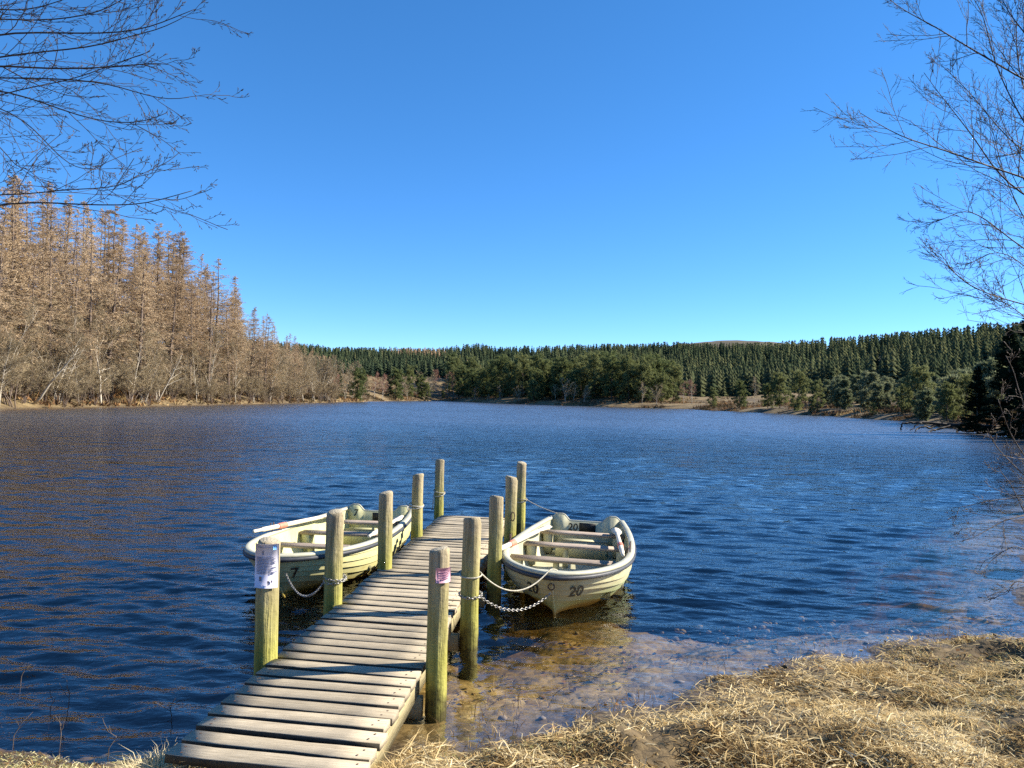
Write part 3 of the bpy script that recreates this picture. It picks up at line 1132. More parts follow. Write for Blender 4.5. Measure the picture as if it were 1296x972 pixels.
    for i in range(nv - 1):
        q += [(i, i + 1, nv + i + 1, nv + i), (2 * nv + i + 1, 2 * nv + i, 3 * nv + i, 3 * nv + i + 1), (nv + i, nv + i + 1, 3 * nv + i + 1, 3 * nv + i), (i + 1, i, 2 * nv + i, 2 * nv + i + 1)]
    tr = obj('transom', MB().add(V, q).mesh('transom', liner), root)
    pad = bevel_box(0.21, 0.012, 0.125, 0.004).mesh('motor_pad', M['black'])
    o = obj('motor_pad', pad, tr)
    o.location = (0.02, BL - 0.042, s1 - 0.042)
    cap_p = np.stack([vs, np.full(nv, BL - 0.016), hi + 0.004], -1)[None]
    V, ps = tubes(cap_p, np.full((1, nv), 0.014), 6)
    obj('transom_cap', MB().add(V, *ps).mesh('transom_cap', M['gunwale'], True), tr)
    # thwarts, pillars, side knees
    for u, wz in ((0.385, 0.315), (0.64, 0.315), (0.865, 0.335)):
        qx = q_at_w(u, wz, 0.03)
        X, Vv, W = hull_pt(u, qx, 0.03)
        th = obj('thwart', bevel_box(2 * float(Vv) + 0.01, 0.17, 0.028, 0.004, 0.001, rngj, 3).mesh('thwart', M['thwart'], False), root)
        th.location = (0, float(X), wz)
        for s in (-1, 1):
            kn = obj('knee', bevel_box(0.10, 0.16, wz - 0.10, 0.004).mesh('knee', liner), root)
            kn.location = (s * (float(Vv) - 0.085), float(X), wz - 0.0285)
        if u < 0.8:
            pl = obj('pillar', bevel_box(0.06, 0.05, wz - 0.028 - w0, 0.003).mesh('pillar', liner), root)
            pl.location = (-0.12, float(X), wz - 0.0285)
    bx = obj('stern_locker', bevel_box(0.62, 0.34, 0.17, 0.01).mesh('stern_locker', liner), root)
    bx.location = (0, BL * 0.865, w0 + 0.172)
    # bow floor locker
    V, q = [], []
    lw = 0.20
    uu = [u for u in us if u < 0.24]
    for u in uu:
        qx = q_at_w(u, lw, 0.031)
        X, Vv, W = hull_pt(u, qx, 0.031)
        V += [(-float(Vv), float(X), lw), (float(Vv), float(X), lw)]
    q = [(2 * i, 2 * i + 1, 2 * i + 3, 2 * i + 2) for i in range(len(uu) - 1)]
    xe, ve = V[-1][1], V[-1][0]
    V += [(ve, xe, w0), (-ve, xe, w0)]
    m = len(V)
    q.append((m - 4, m - 3, m - 1, m - 2))
    obj('bow_locker', MB().add(V, q).mesh('bow_locker', liner), root)
    # rowlocks
    for s in (-1, 1):
        X, Vv, W = hull_pt(0.42, 1.0)
        P = np.array([[[s * (float(Vv) - 0.018), float(X), float(W) - 0.02], [s * (float(Vv) - 0.018), float(X), float(W) + 0.06], [s * (float(Vv) - 0.018), float(X) - 0.035, float(W) + 0.08], [s * (float(Vv) - 0.018), float(X) - 0.035, float(W) + 0.125]]])
        P2 = P.copy()
        P2[:, :, 1] = 2 * float(X) - P2[:, :, 1]
        V1, p1 = tubes(P, np.full((1, 4), 0.007), 5)
        V2, p2 = tubes(P2, np.full((1, 4), 0.007), 5)
        obj('rowlock', MB().add(V1, *p1).add(V2, *p2).mesh('rowlock', M['rust'], True), root)
    # painted numbers
    def text_mesh(txt, size, shear=0.25):
        cu_ = bpy.data.curves.new('lettering', 'FONT')
        cu_.body = txt
        cu_.size = size
        cu_.shear = shear
        cu_.offset = size * 0.012
        ob = bpy.data.objects.new('lettering_source', cu_)
        COL.objects.link(ob)
        dg = bpy.context.evaluated_depsgraph_get()
        me = bpy.data.meshes.new_from_object(ob.evaluated_get(dg))
        bpy.data.objects.remove(ob)
        bpy.data.curves.remove(cu_)
        return me
    for s in (-1, 1):
        me = text_mesh(bow_text, 0.16)
        co = np.zeros(len(me.vertices) * 3, dtype=np.float32)
        me.vertices.foreach_get('co', co)
        co = co.reshape(-1, 3)
        wid = co[:, 0].max()
        out = []
        for a, bb, _ in co:
            w = 0.205 + bb
            dist = (0.135 + a) if s > 0 else (0.135 + wid - a)
            u = 0.0
            # arc position along the hull side measured from the stem
            uu_ = np.linspace(0, 0.4, 60) ** 1.0
            qx = np.array([q_at_w(u_, w) for u_ in uu_[::6]])
            qx = np.interp(uu_, uu_[::6], qx)
            Xs, Vs, Ws = hull_pt(uu_, qx)
            arc = np.concatenate([[0], np.cumsum(np.hypot(np.diff(Xs), np.diff(Vs)))])
            i = np.interp(dist, arc, np.arange(60))
            xx = np.interp(i, np.arange(60), Xs)
            vv = np.interp(i, np.arange(60), Vs)
            i2 = min(i + 1.5, 59)
            tx = np.array([np.interp(i2, np.arange(60), Vs) - vv, np.interp(i2, np.arange(60), Xs) - xx])
            tx /= np.linalg.norm(tx) + 1e-9
            out.append((s * (vv + 0.016 * tx[1]), xx - 0.016 * tx[0], w - 0.006))
        me.vertices.foreach_set('co', np.array(out, dtype=np.float32).ravel())
        me.materials.clear()
        me.materials.append(M['black'])
        me.update()
        obj('painted_number', me, hull)
    me = text_mesh(inner_text, 0.13, 0.1)
    co = np.zeros(len(me.vertices) * 3, dtype=np.float32)
    me.vertices.foreach_get('co', co)
    co = co.reshape(-1, 3)
    ix = -0.235 if len(inner_text) > 1 else -0.36
    co2 = np.stack([co[:, 0] + ix, np.full(len(co), BL - 0.039), co[:, 1] + s1 - 0.145 + (0.05 if len(inner_text) == 1 else 0)], -1)
    me.vertices.foreach_set('co', co2.astype(np.float32).ravel())
    me.materials.clear()
    me.materials.append(M['black'])
    me.update()
    obj('painted_number', me, tr)
    # bow ring
    X, Vv, W = hull_pt(0.0, 0.80)
    ringp = np.stack([0.028 * np.cos(np.linspace(0, 6.28, 13)), float(X) - 0.030 + 0 * np.linspace(0, 1, 13), float(W) - 0.02 + 0.028 * np.sin(np.linspace(0, 6.28, 13))], -1)[None]
    V, ps = tubes(ringp, np.full((1, 13), 0.006), 5)
    obj('mooring_ring', MB().add(V, *ps).mesh('mooring_ring', M['rust'], True), hull)
    return root


def place_boat(root, bow_px, axis_deg, ztilt=0.0, dx=0.0, roll=0.0):
    b = at_z(*bow_px)
    a = math.radians(axis_deg)
    off = 0.22                           # the waterline stem lies this far aft of the stem head
    root.location = (b[0] - math.sin(a) * off + dx, b[1] - math.cos(a) * off, 0.0)
    root.rotation_euler = (ztilt, roll, -a)
    bpy.context.view_layer.update()
    return root


boat_a = tag(build_boat('rowing_boat', M['liner_a'], M['hull_a'], '20', '20', '20'), 'cream and green rowing boat numbered 20 moored right of the jetty', 'boat', 'rowing boats moored at the jetty')
place_boat(boat_a, (700, 781), 11.0, roll=0.012)
boat_b = tag(build_boat('rowing_boat', M['liner_b'], M['hull_b'], '7', '7', '7'), 'pale yellow rowing boat moored left of the jetty behind its posts', 'boat', 'rowing boats moored at the jetty')
place_boat(boat_b, (353, 756), 9.0, dx=0.0, roll=-0.012)


def bpt(root, v, x, w):
    return np.array(root.matrix_world @ Vector((v, x, w)))


def build_oar(root, handle, blade, label, name='oar'):
    """handle and blade are points in boat coordinates"""
    a, b = bpt(root, *handle), bpt(root, *blade)
    L = np.linalg.norm(b - a)
    d = (b - a) / L
    q = Vector(d).to_track_quat('Y', 'Z')
    r = obj(name, None, loc=tuple(a))
    r.rotation_euler = q.to_euler()
    tag(r, label, 'oar', 'oars lying in the boats')
    ys = np.array([0, 0.01, 0.16, 0.18, 0.9, L - 0.55, L - 0.02])
    rs = np.array([0.014, 0.018, 0.018, 0.026, 0.026, 0.023, 0.012])
    P = np.stack([0 * ys, ys, 0 * ys], -1)[None]
    V, ps = tubes(P, rs[None], 10)
    obj('shaft', MB().add(V, *ps).mesh('shaft', M['oar'], True), r)
    P = np.array([[[0, 0.47, 0], [0, 0.49, 0], [0, 0.62, 0], [0, 0.64, 0]]])
    V, ps = tubes(P, np.array([[0.03, 0.034, 0.034, 0.03]]), 10)
    obj('collar', MB().add(V, *ps).mesh('collar', M['oar_grip'], True), r)
    ys = np.linspace(L - 0.5, L, 9)
    hw = np.array([0.02, 0.035, 0.05, 0.058, 0.062, 0.064, 0.064, 0.062, 0.05])
    V = [(s * w, y, z + 0.012 * (1 - (s * 1.0) ** 2)) for y, w in zip(ys, hw) for (s, z) in ((-1, 0), (0, 0.006), (1, 0), (0, -0.006))]
    idx = np.arange(len(V)).reshape(9, 4)
    aa, bb = idx[:-1], idx[1:]
    qd = np.stack([aa, np.roll(aa, -1, 1), np.roll(bb, -1, 1), bb], -1).reshape(-1, 4)
    obj('blade', MB().add(V, qd, np.array([idx[0], idx[-1]])).mesh('blade', M['oar'], True), r)
    return r


build_oar(boat_a, (-0.66, 0.70, 0.46), (-0.42, 2.72, 0.40), 'oar with red collar along the jetty side of boat 20')
build_oar(boat_a, (0.575, 1.10, 0.43), (0.40, 2.86, 0.40), 'oar stowed along the open water side of boat 20')
build_oar(boat_b, (-0.655, 0.95, 0.49), (-0.42, 2.85, 0.42), 'oar with orange collar jutting over the outer side of the left boat')
build_oar(boat_b, (0.54, 1.25, 0.43), (0.41, 2.9, 0.40), 'oar stowed along the jetty side of the left boat')

# mooring lines
ringA = bpt(boat_a, 0, 0.03, 0.27)
zc_ = post_z('R1', 752)
pts = np.vstack([loop_round('R1', zc_, 24, 0.010, 1.05), sag_curve((POST['R1'][0] + POST['R1'][3] + 0.01, POST['R1'][1] - 0.01, zc_ - 0.02), ringA, 0.13)])
tag(obj('mooring_chain', chain_mesh(pts)), 'steel chain looped round second right post to the bow of boat 20', 'chain', 'mooring chains')
zr = post_z('R1', 727)
topA = bpt(boat_a, -0.03, -0.02, 0.46)
pts = np.vstack([loop_round('R1', zr, 20, 0.009, 1.0), sag_curve((POST['R1'][0] + POST['R1'][3] + 0.012, POST['R1'][1] + 0.02, zr), topA, 0.15), sag_curve(topA, bpt(boat_a, 0.04, 0.10, 0.45), -0.02, 6)[1:]])
tag(obj('mooring_rope', polyline_tube('mooring_rope', pts, 0.0062, M['rope'])), 'pale rope sagging from second right post to the bow of boat 20', 'rope')
earA = bpt(boat_a, -0.38, BL - 0.05, 0.50)
zt = post_z('R4', 632)
pts = np.vstack([loop_round('R4', zt, 40, 0.008, 3.0, 0.03), sag_curve((POST['R4'][0] + POST['R4'][3] + 0.005, POST['R4'][1] - 0.03, zt), earA, 0.015)])
tag(obj('mooring_rope', polyline_tube('mooring_rope', pts, 0.0062, M['rope'])), 'taut rope from the farthest right post to the stern of boat 20', 'rope')
ringB = bpt(boat_b, 0.12, 0.10, 0.27)
zl = post_z('L1', 732)
pts = np.vstack([loop_round('L1', zl, 24, 0.010, 2.02, 0.02), sag_curve((POST['L1'][0] - POST['L1'][3] - 0.01, POST['L1'][1] - 0.02, zl - 0.02), ringB, 0.17)])
tag(obj('mooring_chain', chain_mesh(pts, 0.036, 0.0032)), 'steel chain wound round second left post to the bow of the left boat', 'chain', 'mooring chains')
earB = bpt(boat_b, 0.40, BL - 0.05, 0.48)
zt = post_z('L3', 640)
pts = np.vstack([loop_round('L3', zt, 30, 0.008, 2.0, 0.02), sag_curve((POST['L3'][0] - POST['L3'][3] - 0.005, POST['L3'][1] - 0.02, zt), earB, 0.05)])
tag(obj('mooring_rope', polyline_tube('mooring_rope', pts, 0.008, M['rope'])), 'short rope from fourth left post to the stern of the left boat', 'rope')
zt = post_z('L4', 624)
pts = loop_round('L4', zt, 40, 0.008, 2.6, 0.04)
pts = np.vstack([pts, sag_curve(pts[-1], (POST['L4'][0] - POST['L4'][3] - 0.02, POST['L4'][1] - 0.06, 0.30), 0.0, 8)[1:]])
tag(obj('rope_loop', polyline_tube('rope_loop', pts, 0.007, M['rope'])), 'loose rope end tied round the farthest left post', 'rope')
tk = post_z('R3', 652)
x_, y_, _, r_ = POST['R3']
an = np.linspace(0, 6.3, 15)
pts = np.stack([x_ + 0.035 + 0 * an, y_ - r_ - 0.03 + 0.006 * np.cos(an), tk + 0.055 * np.sin(an)], -1)
pts[:, 0] += 0.022 * np.cos(an)
tag(obj('mooring_ring', polyline_tube('mooring_ring', pts, 0.007, M['rust'])), 'dark iron ring hanging on the fourth right post', 'ring')

# ------------------------------------------------------------------ tree builders (meshes centred on the trunk base)
def two_part(name, trunk_me, crown_me):
    r = obj(name, None)
    obj('trunk', trunk_me, r)
    obj('crown', crown_me, r)
    return r


def crown_mesh(mb, mat, n_per=3):
    n = mb.n
    t = np.repeat(RNG.random(n // 3 + 1), 3)[:n]
    return mb.mesh('crown', mat, False, {'tint': t})


def trunk_line(H, K=10, lean=0.02, wob=0.01):
    zs = np.linspace(0, 1, K)
    off = np.cumsum(RNG.normal(size=(K, 2)) * wob * H / K, axis=0)
    off[0] = 0
    la = RNG.random() * 6.28
    P = np.stack([off[:, 0] + math.cos(la) * lean * H * zs ** 1.3, off[:, 1] + math.sin(la) * lean * H * zs ** 1.3, H * zs], -1)
    return P


def larch(H=20.0, seed=0, nb=130, bare=0.12):
    P = trunk_line(H, 12, 0.02, 0.02)
    P[0, 2] = -0.5
    R = np.linspace(0.017 * H * 0.62, 0.012, 12)
    mbt = MB().add(*(lambda a: (a[0], *a[1]))(tubes(P[None], R[None], 7)))
    # limbs
    t = np.sort(bare + (0.985 - bare) * RNG.random(nb) ** 0.85)
    z = t * H
    base = np.stack([np.interp(z, P[:, 2], P[:, 0]), np.interp(z, P[:, 2], P[:, 1]), z], -1)
    az = RNG.random(nb) * 6.28
    env = np.minimum((1 - t) ** 0.85 * 1.25 + 0.025, 0.45 + 0.5 * sstep(0.0, 0.35, t))
    L = 0.19 * H * env * (0.45 + 0.75 * RNG.random(nb))
    el = -0.12 + 0.40 * t + 0.13 * RNG.normal(size=nb)
    K = 6
    pts = [base]
    d = np.stack([np.cos(az) * np.cos(el), np.sin(az) * np.cos(el), np.sin(el)], -1)
    for k in range(K - 1):
        pts.append(pts[-1] + d * (L / (K - 1))[:, None])
        d = norm(d + RNG.normal(size=d.shape) * 0.08 + np.array([0, 0, 0.10 if k > 1 else -0.06]))
    B = np.stack(pts, 1)
    BR = (0.010 + 0.011 * L)[:, None] * np.linspace(1, 0.2, K)[None]
    V, ps = tubes(B, BR, 3, False)
    mbt.add(V, *ps)
    C, CR = children(B, BR, 8, 0.12, 1.0, 55, 0.36, -0.05, 4, 0.15, 0.7, 0.12, flat=0.35)
    mb = MB()
    V, ps = tubes(C, np.maximum(CR, 0.006), 3, False)
    # triangles only, so that tint can stay per twig
    q = ps[0]
    mb.add(V, q)
    n = 13
    CL = np.linalg.norm(C[:, -1] - C[:, 0], axis=1)
    Mx = len(C) * n
    pi = np.repeat(np.arange(len(C)), n)
    f = RNG.random(Mx) * 2.999
    i0 = f.astype(int)
    fr = (f - i0)[:, None]
    pb = C[pi, i0] * (1 - fr) + C[pi, i0 + 1] * fr
    D = norm(norm(C[pi, i0 + 1] - C[pi, i0]) * 0.6 + RNG.normal(size=(Mx, 3)) * 0.55 + np.array([0, 0, -0.25]))
    V, ps = slivers(pb, D, (0.16 + 0.28 * RNG.random(Mx)) * np.clip(CL[pi] / 0.6, 0.35, 1.2), 0.015 + 0.016 * RNG.random(Mx))
    mb.add(V, *ps)
    return mbt.mesh('trunk', M['larch_bark'], True), crown_mesh(mb, M['larch_twig'])


def bare_tree(H=8.0, stems=1, lean=0.15, twig='grey_twig', bark='pale_bark', spread=40, nl=(11, 8, 6, 6), seed=0, tw=0.022, upb=0.06):
    S, SR = [], []
    for s in range(stems):
        h = H * (0.75 + 0.25 * RNG.random()) if stems > 1 else H * 0.9
        P = trunk_line(h, 9, lean * (0.6 + 0.8 * RNG.random()), 0.05)
        P[:, 0] += RNG.normal() * 0.18 * (stems > 1)
        P[:, 1] += RNG.normal() * 0.18 * (stems > 1)
        P[0, 2] = -0.3
        S.append(P)
        SR.append(np.linspace(0.0075 * h + 0.016, 0.010, 9))
    S, SR = np.array(S), np.array(SR)
    mbt = MB().add(*(lambda a: (a[0], *a[1]))(tubes(S, SR, 6)))
    A, AR = children(S, SR, nl[0], 0.22, 1.0, spread, 0.40, upb, 6, 0.14, 0.65)
    mbt.add(*(lambda a: (a[0], *a[1]))(tubes(A, AR, 4, False)))
    B_, BR = children(A, AR, nl[1], 0.15, 1.0, 38, 0.48, upb * 0.7, 5, 0.14, 0.65, 0.25)
    mb = MB()
    V, ps = tubes(B_, np.maximum(BR, 0.005), 3, False)
    mb.add(V, *ps)
    n = nl[2]
    C, CR = children(B_, BR, n, 0.1, 1.0, 38, 0.55, upb * 0.5, 3, 0.12, 0.6, 0.2)
    V, ps = tubes(C, np.maximum(CR, 0.0035), 3, False)
    mb.add(V, *ps)
    n = nl[3]
    Mx = len(C) * n
    pi = np.repeat(np.arange(len(C)), n)
    f = RNG.random(Mx) * 1.999
    i0 = f.astype(int)
    fr = (f - i0)[:, None]
    pb = C[pi, i0] * (1 - fr) + C[pi, i0 + 1] * fr
    D = norm(norm(C[pi, i0 + 1] - C[pi, i0]) + RNG.normal(size=(Mx, 3)) * 0.45)
    V, ps = slivers(pb, D, (0.15 + 0.3 * RNG.random(Mx)) * (H / 8) ** 0.5, tw * (0.6 + 0.6 * RNG.random(Mx)))
    mb.add(V, *ps)
    return mbt.mesh('trunk', M[bark], True), crown_mesh(mb, M[twig])


def needle_clumps(cent, rad, n, size, flat=0.75):
    """tufts of needles: short triangles pointing outwards in each clump"""
    Mx = len(cent) * n
    ci = np.repeat(np.arange(len(cent)), n)
    d = norm(RNG.normal(size=(Mx, 3)))
    rr_ = rad[ci] * RNG.random(Mx) ** 0.45
    p = cent[ci] + d * rr_[:, None] * np.array([1, 1, flat])
    D = norm(d + RNG.normal(size=(Mx, 3)) * 0.5 + np.array([0, 0, 0.35]))
    return slivers(p, D, size * (0.6 + 0.8 * RNG.random(Mx)), size * (0.35 + 0.3 * RNG.random(Mx)))


def pine(H=9.0, mat='pine_needle', bushy=0.35, n=150, size=0.34):
    P = trunk_line(H * 0.93, 9, 0.04, 0.05)
    P[0, 2] = -0.4
    R = np.linspace(0.017 * H + 0.02, 0.03, 9)
    mbt = MB().add(*(lambda a: (a[0], *a[1]))(tubes(P[None], R[None], 7)))
    nb = 34
    t = bushy + (1 - bushy) * (np.arange(nb) + RNG.random(nb)) / nb
    t = np.minimum(t, 0.995)
    z = t * P[-1, 2]
    base = np.stack([np.interp(z, P[:, 2], P[:, 0]), np.interp(z, P[:, 2], P[:, 1]), z], -1)
    az = RNG.random(nb) * 6.28
    rel = (t - bushy) / (1 - bushy)
    L = H * 0.30 * (0.25 + 0.95 * np.sqrt(np.clip(1 - rel ** 1.6, 0, 1))) * (0.6 + 0.5 * RNG.random(nb)) * (0.65 + 0.45 * sstep(0, 0.25, rel))
    el = 0.10 + 0.75 * rel
    pts = [base]
    d = np.stack([np.cos(az) * np.cos(el), np.sin(az) * np.cos(el), np.sin(el)], -1)
    for k in range(4):
        pts.append(pts[-1] + d * (L / 4)[:, None])
        d = norm(d + RNG.normal(size=d.shape) * 0.12 + np.array([0, 0, 0.05]))
    B = np.stack(pts, 1)
    BR = (0.012 + 0.012 * L)[:, None] * np.linspace(1, 0.3, 5)[None]
    mbt.add(*(lambda a: (a[0], *a[1]))(tubes(B, BR, 4, False)))
    cent, rad = [], []
    for j, (fr, sc_) in enumerate(((0.45, 0.8), (0.7, 1.0), (1.0, 1.0))):
        i = fr * 4
        i0 = min(int(i), 3)
        c = B[:, i0] * (1 - (i - i0)) + B[:, i0 + 1] * (i - i0)
        c = c + RNG.normal(size=c.shape) * 0.055 * H
        cent.append(c)
        rad.append(H * 0.055 * sc_ * (0.7 + 0.6 * RNG.random(nb)))
    cent.append(P[-1:, :] + np.array([[0, 0, 0.02 * H]]))
    rad.append(np.array([H * 0.06]))
    cent, rad = np.concatenate(cent), np.concatenate(rad)
    V, ps = needle_clumps(cent, rad, n, size)
    mb = MB().add(V, *ps)
    return mbt.mesh('trunk', M['dark_bark'], True), crown_mesh(mb, M[mat])


def spruce_detailed(H=14.0, mat='spruce_needle', nb=170, per=60, width=0.20, size=0.42, low=0.04):
    P = trunk_line(H, 10, 0.008, 0.008)
    P[0, 2] = -0.4
    R = np.linspace(0.014 * H, 0.015, 10)
    mbt = MB().add(*(lambda a: (a[0], *a[1]))(tubes(P[None], R[None], 7)))
    t = np.sort(low + (0.99 - low) * RNG.random(nb) ** 0.9)
    z = t * H
    base = np.stack([np.interp(z, P[:, 2], P[:, 0]), np.interp(z, P[:, 2], P[:, 1]), z], -1)
    az = RNG.random(nb) * 6.28
    L = H * width * (1 - t) ** 0.85 * (0.75 + 0.4 * RNG.random(nb)) + 0.15
    el = -0.30 + 0.75 * t
    d = np.stack([np.cos(az) * np.cos(el), np.sin(az) * np.cos(el), np.sin(el)], -1)
    pts = [base]
    for k in range(4):
        pts.append(pts[-1] + d * (L / 4)[:, None])
        d = norm(d + np.array([0, 0, 0.10]) + RNG.normal(size=d.shape) * 0.05)
    B = np.stack(pts, 1)
    BR = (0.008 + 0.010 * L)[:, None] * np.linspace(1, 0.25, 5)[None]
    mbt.add(*(lambda a: (a[0], *a[1]))(tubes(B, BR, 3, False)))
    Mx = nb * per
    pi = np.repeat(np.arange(nb), per)
    f = (RNG.random(Mx) ** 0.75) * 3.999
    i0 = f.astype(int)
    fr = (f - i0)[:, None]
    pb = B[pi, i0] * (1 - fr) + B[pi, i0 + 1] * fr
    tan = norm(B[pi, i0 + 1] - B[pi, i0])
    side = norm(np.cross(tan, np.array([0, 0, 1.0]))) * np.where(RNG.random(Mx) < 0.5, -1, 1)[:, None]
    D = norm(tan * 0.7 + side * 0.8 + RNG.normal(size=(Mx, 3)) * 0.3 + np.array([0, 0, -0.35]))
    LL = size * (0.6 + 0.8 * RNG.random(Mx)) * (0.4 + 0.6 * np.minimum(1, L[pi] / (0.1 * H)))
    V, ps = slivers(pb, D, LL, LL * 0.34)
    mb = MB().add(V, *ps)
    return mbt.mesh('trunk', M['dark_bark'], True), crown_mesh(mb, M[mat])


def spruce_simple(seed, layers=6, pts=7, width=0.19):
    """unit height far conifer: ragged drooping whorls, about 160 triangles"""
    rng = np.random.default_rng(seed)
    V, T = [], []
    n = 0
    for k in range(layers):
        t = k / layers
        zc = 0.10 + 0.86 * t
        Rr = width * (1 - t) ** 0.9 + 0.012
        a = np.arange(pts) * 2 * math.pi / pts + rng.random() * 6.28
        rad = Rr * (0.7 + 0.5 * rng.random(pts))
        tip = np.stack([np.cos(a) * rad, np.sin(a) * rad, zc - 0.035 - 0.30 * rad * rng.random(pts)], -1)
        am = a + math.pi / pts
        inn = np.stack([np.cos(am) * Rr * 0.34, np.sin(am) * Rr * 0.34, zc + 0.015 + 0 * am], -1)
        apex = np.array([[0, 0, min(zc + 0.16 - 0.05 * t, 1.0)]])
        V.append(np.concatenate([tip, inn, apex]))
        for j in range(pts):
            i2 = (j - 1) % pts
            T.append((n + j, n + pts + j, n + 2 * pts))
            T.append((n + pts + i2, n + j, n + 2 * pts))
        n += 2 * pts + 1
    return np.concatenate(V), np.array(T)


# ------------------------------------------------------------------ the larch wood on the left shore
def stand(proto_root, x, y, s=1.0, rz=None, label=None, group=None, cat='tree', tilt=0.0, first=set(), wide=(1.0, 1.0)):
    key = proto_root.name
    if key not in first:
        first.add(key)
        o = proto_root
    else:
        o = copy_tree(proto_root)
    o.location = (x, y, ground_z(x, y) - 0.03)
    o.rotation_euler = (tilt * RNG.normal(), tilt * RNG.normal(), RNG.random() * 6.28 if rz is None else rz)
    w_ = s * RNG.uniform(*wide)
    o.scale = (w_, w_, s)
    tag(o, label, cat, group)
    return o


larches = [two_part('larch_tree', *larch(20.0, i, nb=int(120 + 15 * (i % 3)), bare=(0.10, 0.2, 0.32, 0.15)[i % 4])) for i in range(5)]
greys = [two_part('bare_tree', *bare_tree(9.0, (1, 3, 2, 4)[i % 4], (0.12, 0.25, 0.3, 0.35)[i % 4], spread=(38, 45, 42, 50)[i % 4])) for i in range(4)]
shrubs = [two_part('bare_shrub', *bare_tree(3.6, 7, 0.38, 'grey_twig', 'larch_bark', 40, (7, 5, 5, 5), tw=0.02)) for i in range(2)]
reds = [two_part('reddish_birch', *bare_tree(9.0, (1, 2)[i], 0.06, 'red_twig', 'pale_bark', 35, (10, 7, 6, 6), tw=0.03)) for i in range(2)]

top_px = np.array([-160, 0, 75, 140, 215, 270, 310, 345, 372, 400, 430])
top_py = np.array([190, 212, 232, 255, 285, 322, 372, 408, 424, 440, 455])


def col_of(x, y):
    d = np.array([x, y, 0])
    return 648 + FPX * (d @ Rv) / (d @ Fv)


def left_spots(n, dmin, dmax, sep, seed, lo=-230, hi=425):
    rng = np.random.default_rng(seed)
    out = []
    tries = 0
    while len(out) < n and tries < 9000:
        tries += 1
        px = rng.uniform(lo, hi)
        r, az = shore_cache(px)
        back = dmin + (dmax - dmin) * rng.random() ** 1.2
        p = az * (r + back)
        if all((p[0] - q[0]) ** 2 + (p[1] - q[1]) ** 2 > (sep * (0.6 + q[3] / 120)) ** 2 for q in out):
            out.append((p[0], p[1], px, r + back))
    return out


_sr = {}


def shore_cache(px):
    k = round(px / 4) * 4
    if k not in _sr:
        _sr[k] = shore_r(k)
    az = ray(px, 505)[:2]
    return _sr[k][0], az / np.linalg.norm(az)


LARCH_G, GREY_G, SHRUB_G = 'larches in the wood on the left shore', 'bare broadleaved trees along the left shore', 'shrubs at the left water edge'
special_larch = [(12, 216, 7, 'tall bare larch at the far left frame edge with long pale trunk'), (140, 256, 10, 'thin larch spire standing highest above the left wood'),
                 (190, 300, 12, 'dark-stemmed larch just left of the paired spires'), (222, 287, 10, 'tallest larch in the middle of the left shoreline wood'),
                 (272, 326, 8, 'dark larch spire at the right shoulder of the left wood'), (345, 410, 6, 'slender larch spire near the low end of the left wood'), (372, 424, 6, 'last dark larch spire at the end of the left wood')]
k = 0
for (px, py, back, lab) in special_larch:
    r, az = shore_cache(px)
    p = az * (r + back)
    top = at_y(px, py, p[1])[2]
    h = top - ground_z(p[0], p[1])
    stand(larches[k % 5], p[0], p[1], h / 20.0, None, lab, LARCH_G, 'tree', 0.012, wide=(1.1, 1.5))
    k += 1
for (x, y, px, r) in left_spots(150, 3.5, 42, 2.1, 5):
    py = np.interp(px, top_px, top_py) + RNG.uniform(4, 75) * (90 / r)
    top = at_y(px, py, y)[2]
    h = max(5, top - ground_z(x, y))
    stand(larches[k % 5], x, y, h / 20.0, None, 'tawny leafless larch among the crowded wood on the left shore', LARCH_G, 'tree', 0.025, wide=(0.9, 1.75))
    k += 1
for (x, y, px, r) in left_spots(26, 3.0, 22, 2.6, 15, 285, 425):
    py = np.interp(px, top_px, top_py) + RNG.uniform(0, 26)
    h = max(4, at_y(px, py, y)[2] - ground_z(x, y))
    stand(larches[k % 5], x, y, h / 20.0, None, 'smaller tawny larch at the tapering right end of the left wood', LARCH_G, 'tree', 0.025, wide=(0.9, 1.75))
    k += 1
k = 0
for (x, y, px, r) in left_spots(72, 0.6, 14, 1.9, 6):
    h = RNG.uniform(4.0, 10.5) * np.interp(px, [250, 420], [1, 0.75])
    stand(greys[k % 4], x, y, h / 9.0, None, 'bare grey tree with pale stems at the foot of the left wood', GREY_G, 'tree', 0.06)
    k += 1
k = 0
for (x, y, px, r) in left_spots(70, 0.1, 4.0, 1.3, 8):
    stand(shrubs[k % 2], x, y, RNG.uniform(0.6, 1.15), None, 'low leafless shrub at the water edge under the left wood', SHRUB_G, 'shrub', 0.1)
    k += 1
